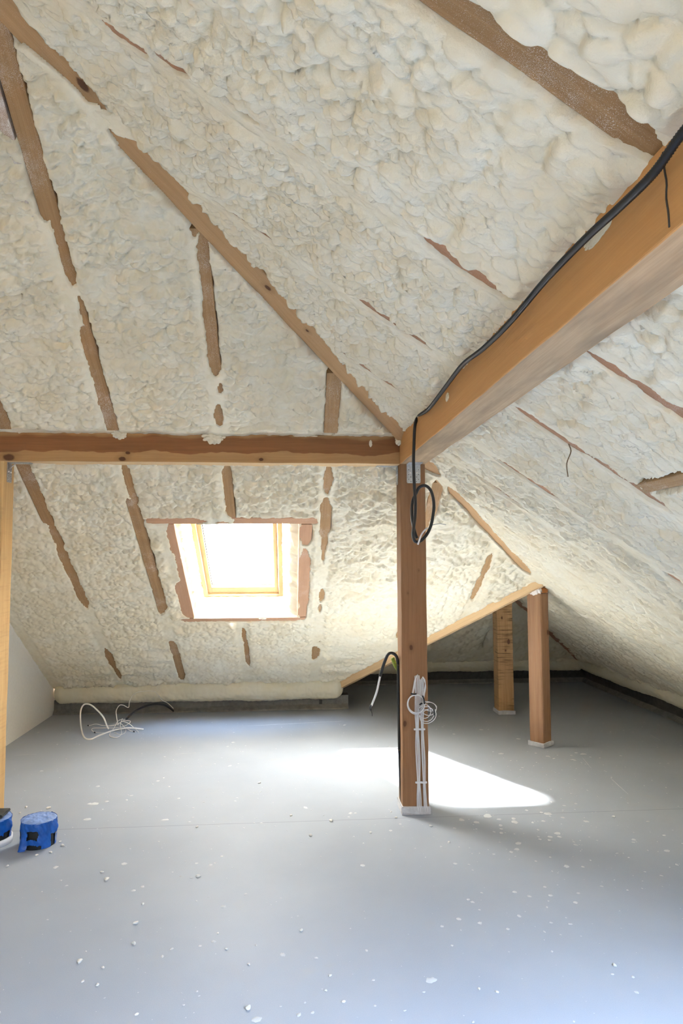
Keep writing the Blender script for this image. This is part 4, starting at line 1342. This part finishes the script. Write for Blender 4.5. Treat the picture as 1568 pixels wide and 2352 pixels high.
c1 = on_floor(88, 1938); stub(c1[0], c1[1], .080, .128, 5, 'blue-wrapped round pipe stub with torn black gaps, fully in view on the floor')
c2 = on_floor(-22, 1936); s2 = stub(c2[0], c2[1], .090, .128, 6, 'blue-wrapped pipe stub with a white rim, cut off beside the left post', True)
q = on_y(2, 1874, c2[1] - .01)
bm = bmesh.new(); box_bm(bm, (-.10, -.05, 0), (.022, .055, .014))
bmesh.ops.bevel(bm, geom=bm.edges[:], offset=.003, segments=2, affect='EDGES')
o = bm_obj('rubber_pad', bm, MEMBRANE); o.location = (float(q[0]), float(c2[1]), .138)
tag(o, 'dark grey pad lying on the pipe stub at the picture edge', 'pad', kind='thing')


# ------------------------------------------------------------------ foam blobs spilled over the cross beam
def blob(name, c, s, seed, label, rot=0.0, drop=0.0):
    bm = bmesh.new(); bmesh.ops.create_icosphere(bm, subdivisions=5, radius=1)
    co = np.array([v.co[:] for v in bm.verts])
    u, w = co[:, 0] * 1.2 + co[:, 1] * .7, co[:, 2] * 1.2 + co[:, 1] * .5
    b, _ = billow(u * 1.6, w * 1.6, seed); b3, _ = billow(u * 4, w * 4, seed + 2)
    r = .72 + .30 * b + .025 * b3 + .12 * fbm(u * 1.3, w * 1.3, seed + 3)
    co = co * r[:, None] * np.array(s)
    co[:, 0] += drop * np.maximum(0, -co[:, 2])
    for v, q in zip(bm.verts, co): v.co = q
    o = bm_obj(name, bm, FOAM, None, True); o.location = tuple(map(float, c)); o.rotation_euler = (0, rot, 0)
    return tag(o, label, 'foam blob', 'foam blobs spilled onto the cross beam', 'thing')


FB = YB - .004
blob('foam_blob', on_y(273, 996, FB) + [0, .01, 0], (.062, .04, .046), 3, 'small foam blob on the cross beam below the long bare left rafter', .3)
blob('foam_blob', on_y(490, 1002, FB) + [0, .012, 0], (.092, .040, .062), 4, 'broad foam blob sagging over the middle of the cross beam')
blob('foam_blob', on_y(928, 975, FB) + [.0, -.02, 0], (.070, .07, .080), 8, 'tall foam blob filling the corner above the main post', .1)
blob('foam_blob', on_y(919, 1008, FB - .02), (.036, .03, .055), 9, 'pointed foam drip hanging below the corner blob', .15)
blob('foam_blob', on_y(851, 1019, FB), (.012, .012, .026), 10, 'little foam drip on the cross beam face left of the main post')
blob('foam_blob', on_y(880, 975, FB + .03), (.055, .05, .030), 12, 'curled foam lump in the gap between hip rafter and cross beam')
blob('foam_blob', on_y(812, 1000, FB + .02), (.060, .03, .018), 13, 'low ragged foam lump on top of the cross beam near its dark end gap')
blob('foam_blob', on_y(700, 1001, FB + .015), (.120, .03, .016), 14, 'long thin foam smear along the top of the cross beam')

q = on_x(1372, 535, XP1)
o = blob('foam_smear', q, (.004, .085, .026), 21, 'white foam smear on the left face of the heavy right beam below the conduit')
o['group'] = 'foam smears on the right beam'
q = on_x(1027, 912, XP1)
o = blob('foam_smear', q, (.005, .035, .022), 22, 'small foam smear on the right beam close to the main post')
o['group'] = 'foam smears on the right beam'

# hanging fibres on the right slope
P = [rp(1.045, 2.40, .012), rp(1.045, 2.40, .012) + [.004, -.01, -.03], rp(1.045, 2.40, .012) + [-.014, -.012, -.075], rp(1.045, 2.40, .012) + [-.010, -.01, -.125]]
o = tube('hanging_fibre', P, .0022, FIBRE, k=6); tag(o, 'thin brown fibre dangling from a rafter of the right slope', 'fibre')

# ------------------------------------------------------------------ splatter and crumbs on the floor
def splat_geo(x, y, r, asp, rot, seed):
    k = 14; rr = random.Random(seed)
    rad = [r * rr.uniform(.72, 1.12) for _ in range(k)]
    top, bot = [], []
    for q in range(k):
        a = 2 * math.pi * q / k
        px, py = rad[q] * math.cos(a) * asp, rad[q] * math.sin(a)
        X = x + px * math.cos(rot) - py * math.sin(rot); Y = y + px * math.sin(rot) + py * math.cos(rot)
        bot.append((X, Y, .0002)); top.append((x + (X - x) * .9, y + (Y - y) * .9, .0011))
    V = np.array(bot + top + [(x, y, .0013)])
    F = [(q, (q + 1) % k, k + (q + 1) % k, k + q) for q in range(k)] + [(k + q, k + (q + 1) % k, k + (q + 2) % k, 2 * k) for q in range(0, k, 2)]
    return V, np.array(F)


parts = []
BIG = [(1119, 1874, 17), (1146, 1882, 10), (1060, 1883, 13), (1094, 1889, 12), (1179, 1880, 12), (1182, 1888, 14), (1149, 1896, 9), (1151, 1904, 8), (1151, 1913, 9), (1209, 1861, 8), (1258, 1869, 14), (1243, 1866, 8),
       (1292, 1878, 10), (1248, 1886, 9), (1280, 1914, 13), (1284, 1922, 9), (1263, 1922, 9), (1262, 1930, 9), (1190, 1937, 14), (1187, 1951, 13), (1174, 1957, 8), (1322, 1846, 7), (1346, 1887, 9), (1525, 1919, 8), (1455, 1929, 9),
       (1301, 1990, 12), (1338, 1991, 7), (1263, 1969, 6), (1230, 1978, 6), (1182, 2049, 11), (1215, 2059, 9), (1264, 2057, 10), (1251, 2037, 7), (1328, 2052, 7), (1322, 2073, 10), (1192, 2104, 9), (1054, 2111, 10), (1015, 2128, 8),
       (833, 1988, 11), (897, 1908, 10), (805, 1868, 9), (816, 1868, 7), (801, 1877, 7), (919, 1893, 7), (1045, 1984, 10), (1075, 2066, 9), (1085, 2072, 8), (1101, 2090, 6), (484, 1987, 10), (509, 1967, 9), (327, 2037, 10),
       (306, 2046, 10), (285, 1984, 12), (128, 1992, 9), (95, 1771, 8), (435, 1888, 6), (388, 1807, 6), (513, 2083, 13), (490, 2163, 10), (459, 2173, 7), (394, 2180, 8), (725, 2201, 8), (1102, 2120, 11), (1038, 2172, 7),
       (1166, 2134, 9), (1265, 2119, 8), (1310, 2122, 9), (1462, 2279, 10), (1453, 2244, 8), (590, 2341, 20), (686, 2331, 12), (718, 2326, 8), (857, 2251, 8), (861, 2310, 8), (421, 2309, 7), (700, 2303, 6), (410, 1834, 8), (1265, 1813, 6), (1030, 1795, 0),
       (217, 1846, 16), (200, 1882, 13), (205, 1846, 8), (245, 1841, 9), (375, 1787, 7), (362, 1794, 7), (535, 1705, 8), (1150, 1731, 10), (1105, 1676, 9), (1190, 1697, 10), (1042, 1686, 6), (1340, 1732, 12), (1323, 1729, 7), (1425, 1736, 6), (1230, 1730, 6), (1312, 1735, 7), (1258, 1737, 8)]
for i, (px, py, s) in enumerate(BIG):
    if s == 0: continue
    q = on_floor(px, py); dist = math.hypot(q[0], q[1])
    parts.append(splat_geo(q[0], q[1], s * .5 * dist / FPX * random.uniform(.9, 1.1), random.uniform(1.0, 1.35), random.uniform(0, 3), i))
rs = random.Random(4)
for i in range(900):
    if rs.random() < .45:
        cxs, cys, sg = rs.choice([(1.5, 3.6, .35), (1.9, 4.6, .3), (1.7, 3.2, .4), (-.9, 3.9, .4), (.2, 3.9, .6), (-.5, 5.0, .7)])
        x, y = rs.gauss(cxs, sg), rs.gauss(cys, sg * .8)
    else:
        x, y = rs.uniform(-2.1, 3.3), rs.uniform(1.7, 6.3)
    if not (-2.1 < x < 3.3 and 1.5 < y < 6.3): continue
    r = min(.016, .0028 * math.exp(rs.gauss(0, .55)))
    parts.append(splat_geo(x, y, r, rs.uniform(1, 1.9), rs.uniform(0, 3), 500 + i))
# long scratches and smears
for (a, b, w) in (((1399, 1785), (1442, 1824), 2.0), ((1335, 1738), (1357, 1764), 1.4), ((555, 1668), (790, 1656), 1.6), ((30, 1735), (85, 1733), 1.4), ((400, 1732), (460, 1729), 1.2), ((1490, 1686), (1515, 1700), 1.2)):
    p, q = on_floor(*a), on_floor(*b)
    m = (p + q) / 2; L = np.linalg.norm(q - p)
    parts.append(splat_geo(m[0], m[1], w * .5 * 4 / FPX, L / 2 / (w * .5 * 4 / FPX), math.atan2(q[1] - p[1], q[0] - p[0]), 77))
V, F = join_geo(parts)
tag(mesh_np('paint_splatter', V, F, SPLAT, smooth=False), 'pale dried splashes of foam and paint scattered over the grey floor', 'splatter', kind='stuff')

CR_ME = []
for k in range(4):
    bm = bmesh.new(); bmesh.ops.create_icosphere(bm, subdivisions=3, radius=1)
    for v in bm.verts:
        c = v.co
        w = 1 + .22 * math.sin(3 * c.x + k) * math.cos(2.5 * c.y - k) + .1 * math.sin(7 * c.z + 2 * k)
        v.co = Vector((c.x * 1.25 * w, c.y * .85 * w, c.z * .55 * w))
    me = bpy.data.meshes.new('foam_crumb'); bm.to_mesh(me); bm.free(); me.materials.append(CRUMB)
    me.polygons.foreach_set('use_smooth', np.ones(len(me.polygons), bool)); CR_ME.append(me)
CRUMBS = [(245, 2021, 7), (455, 2014, 6), (234, 2004, 4), (183, 2209, 7), (307, 2168, 6), (224, 2263, 5), (312, 2121, 6), (570, 2317, 8), (314, 2331, 5), (713, 1920, 5), (668, 1874, 4), (595, 1799, 4), (452, 1900, 4),
          (144, 1943, 5), (138, 1934, 3), (116, 1958, 4), (84, 1965, 4), (17, 1990, 4), (111, 1857, 5), (760, 1886, 6), (236, 2223, 4), (571, 2216, 4), (190, 2255, 4), (328, 2077, 4), (898, 1865, 3), (909, 1879, 4), (989, 1898, 4),
          (851, 1913, 4), (1031, 1935, 4), (1409, 1877, 4), (1411, 2218, 5), (1141, 2279, 4), (789, 2302, 5), (748, 2276, 4), (758, 2242, 4), (520, 2180, 4), (1100, 2272, 4), (60, 1855, 4), (46, 1868, 3), (500, 2144, 3), (692, 2138, 5)]
seen_labels = {0: 'white foam crumb lying just right of the whole blue stub', }
for i, (px, py, s) in enumerate(CRUMBS):
    q = on_floor(px, py); r = s * .5 * math.hypot(q[0], q[1]) / FPX * 1.5
    o = bpy.data.objects.new('foam_crumb', CR_ME[i % 4]); C.objects.link(o)
    o.location = (float(q[0]), float(q[1]), r * .40); o.scale = (r, r, r); o.rotation_euler = (0, 0, random.uniform(0, 6))
    tag(o, 'small white foam crumb lying loose on the grey floor', 'foam crumb', 'foam crumbs on the floor', 'thing')
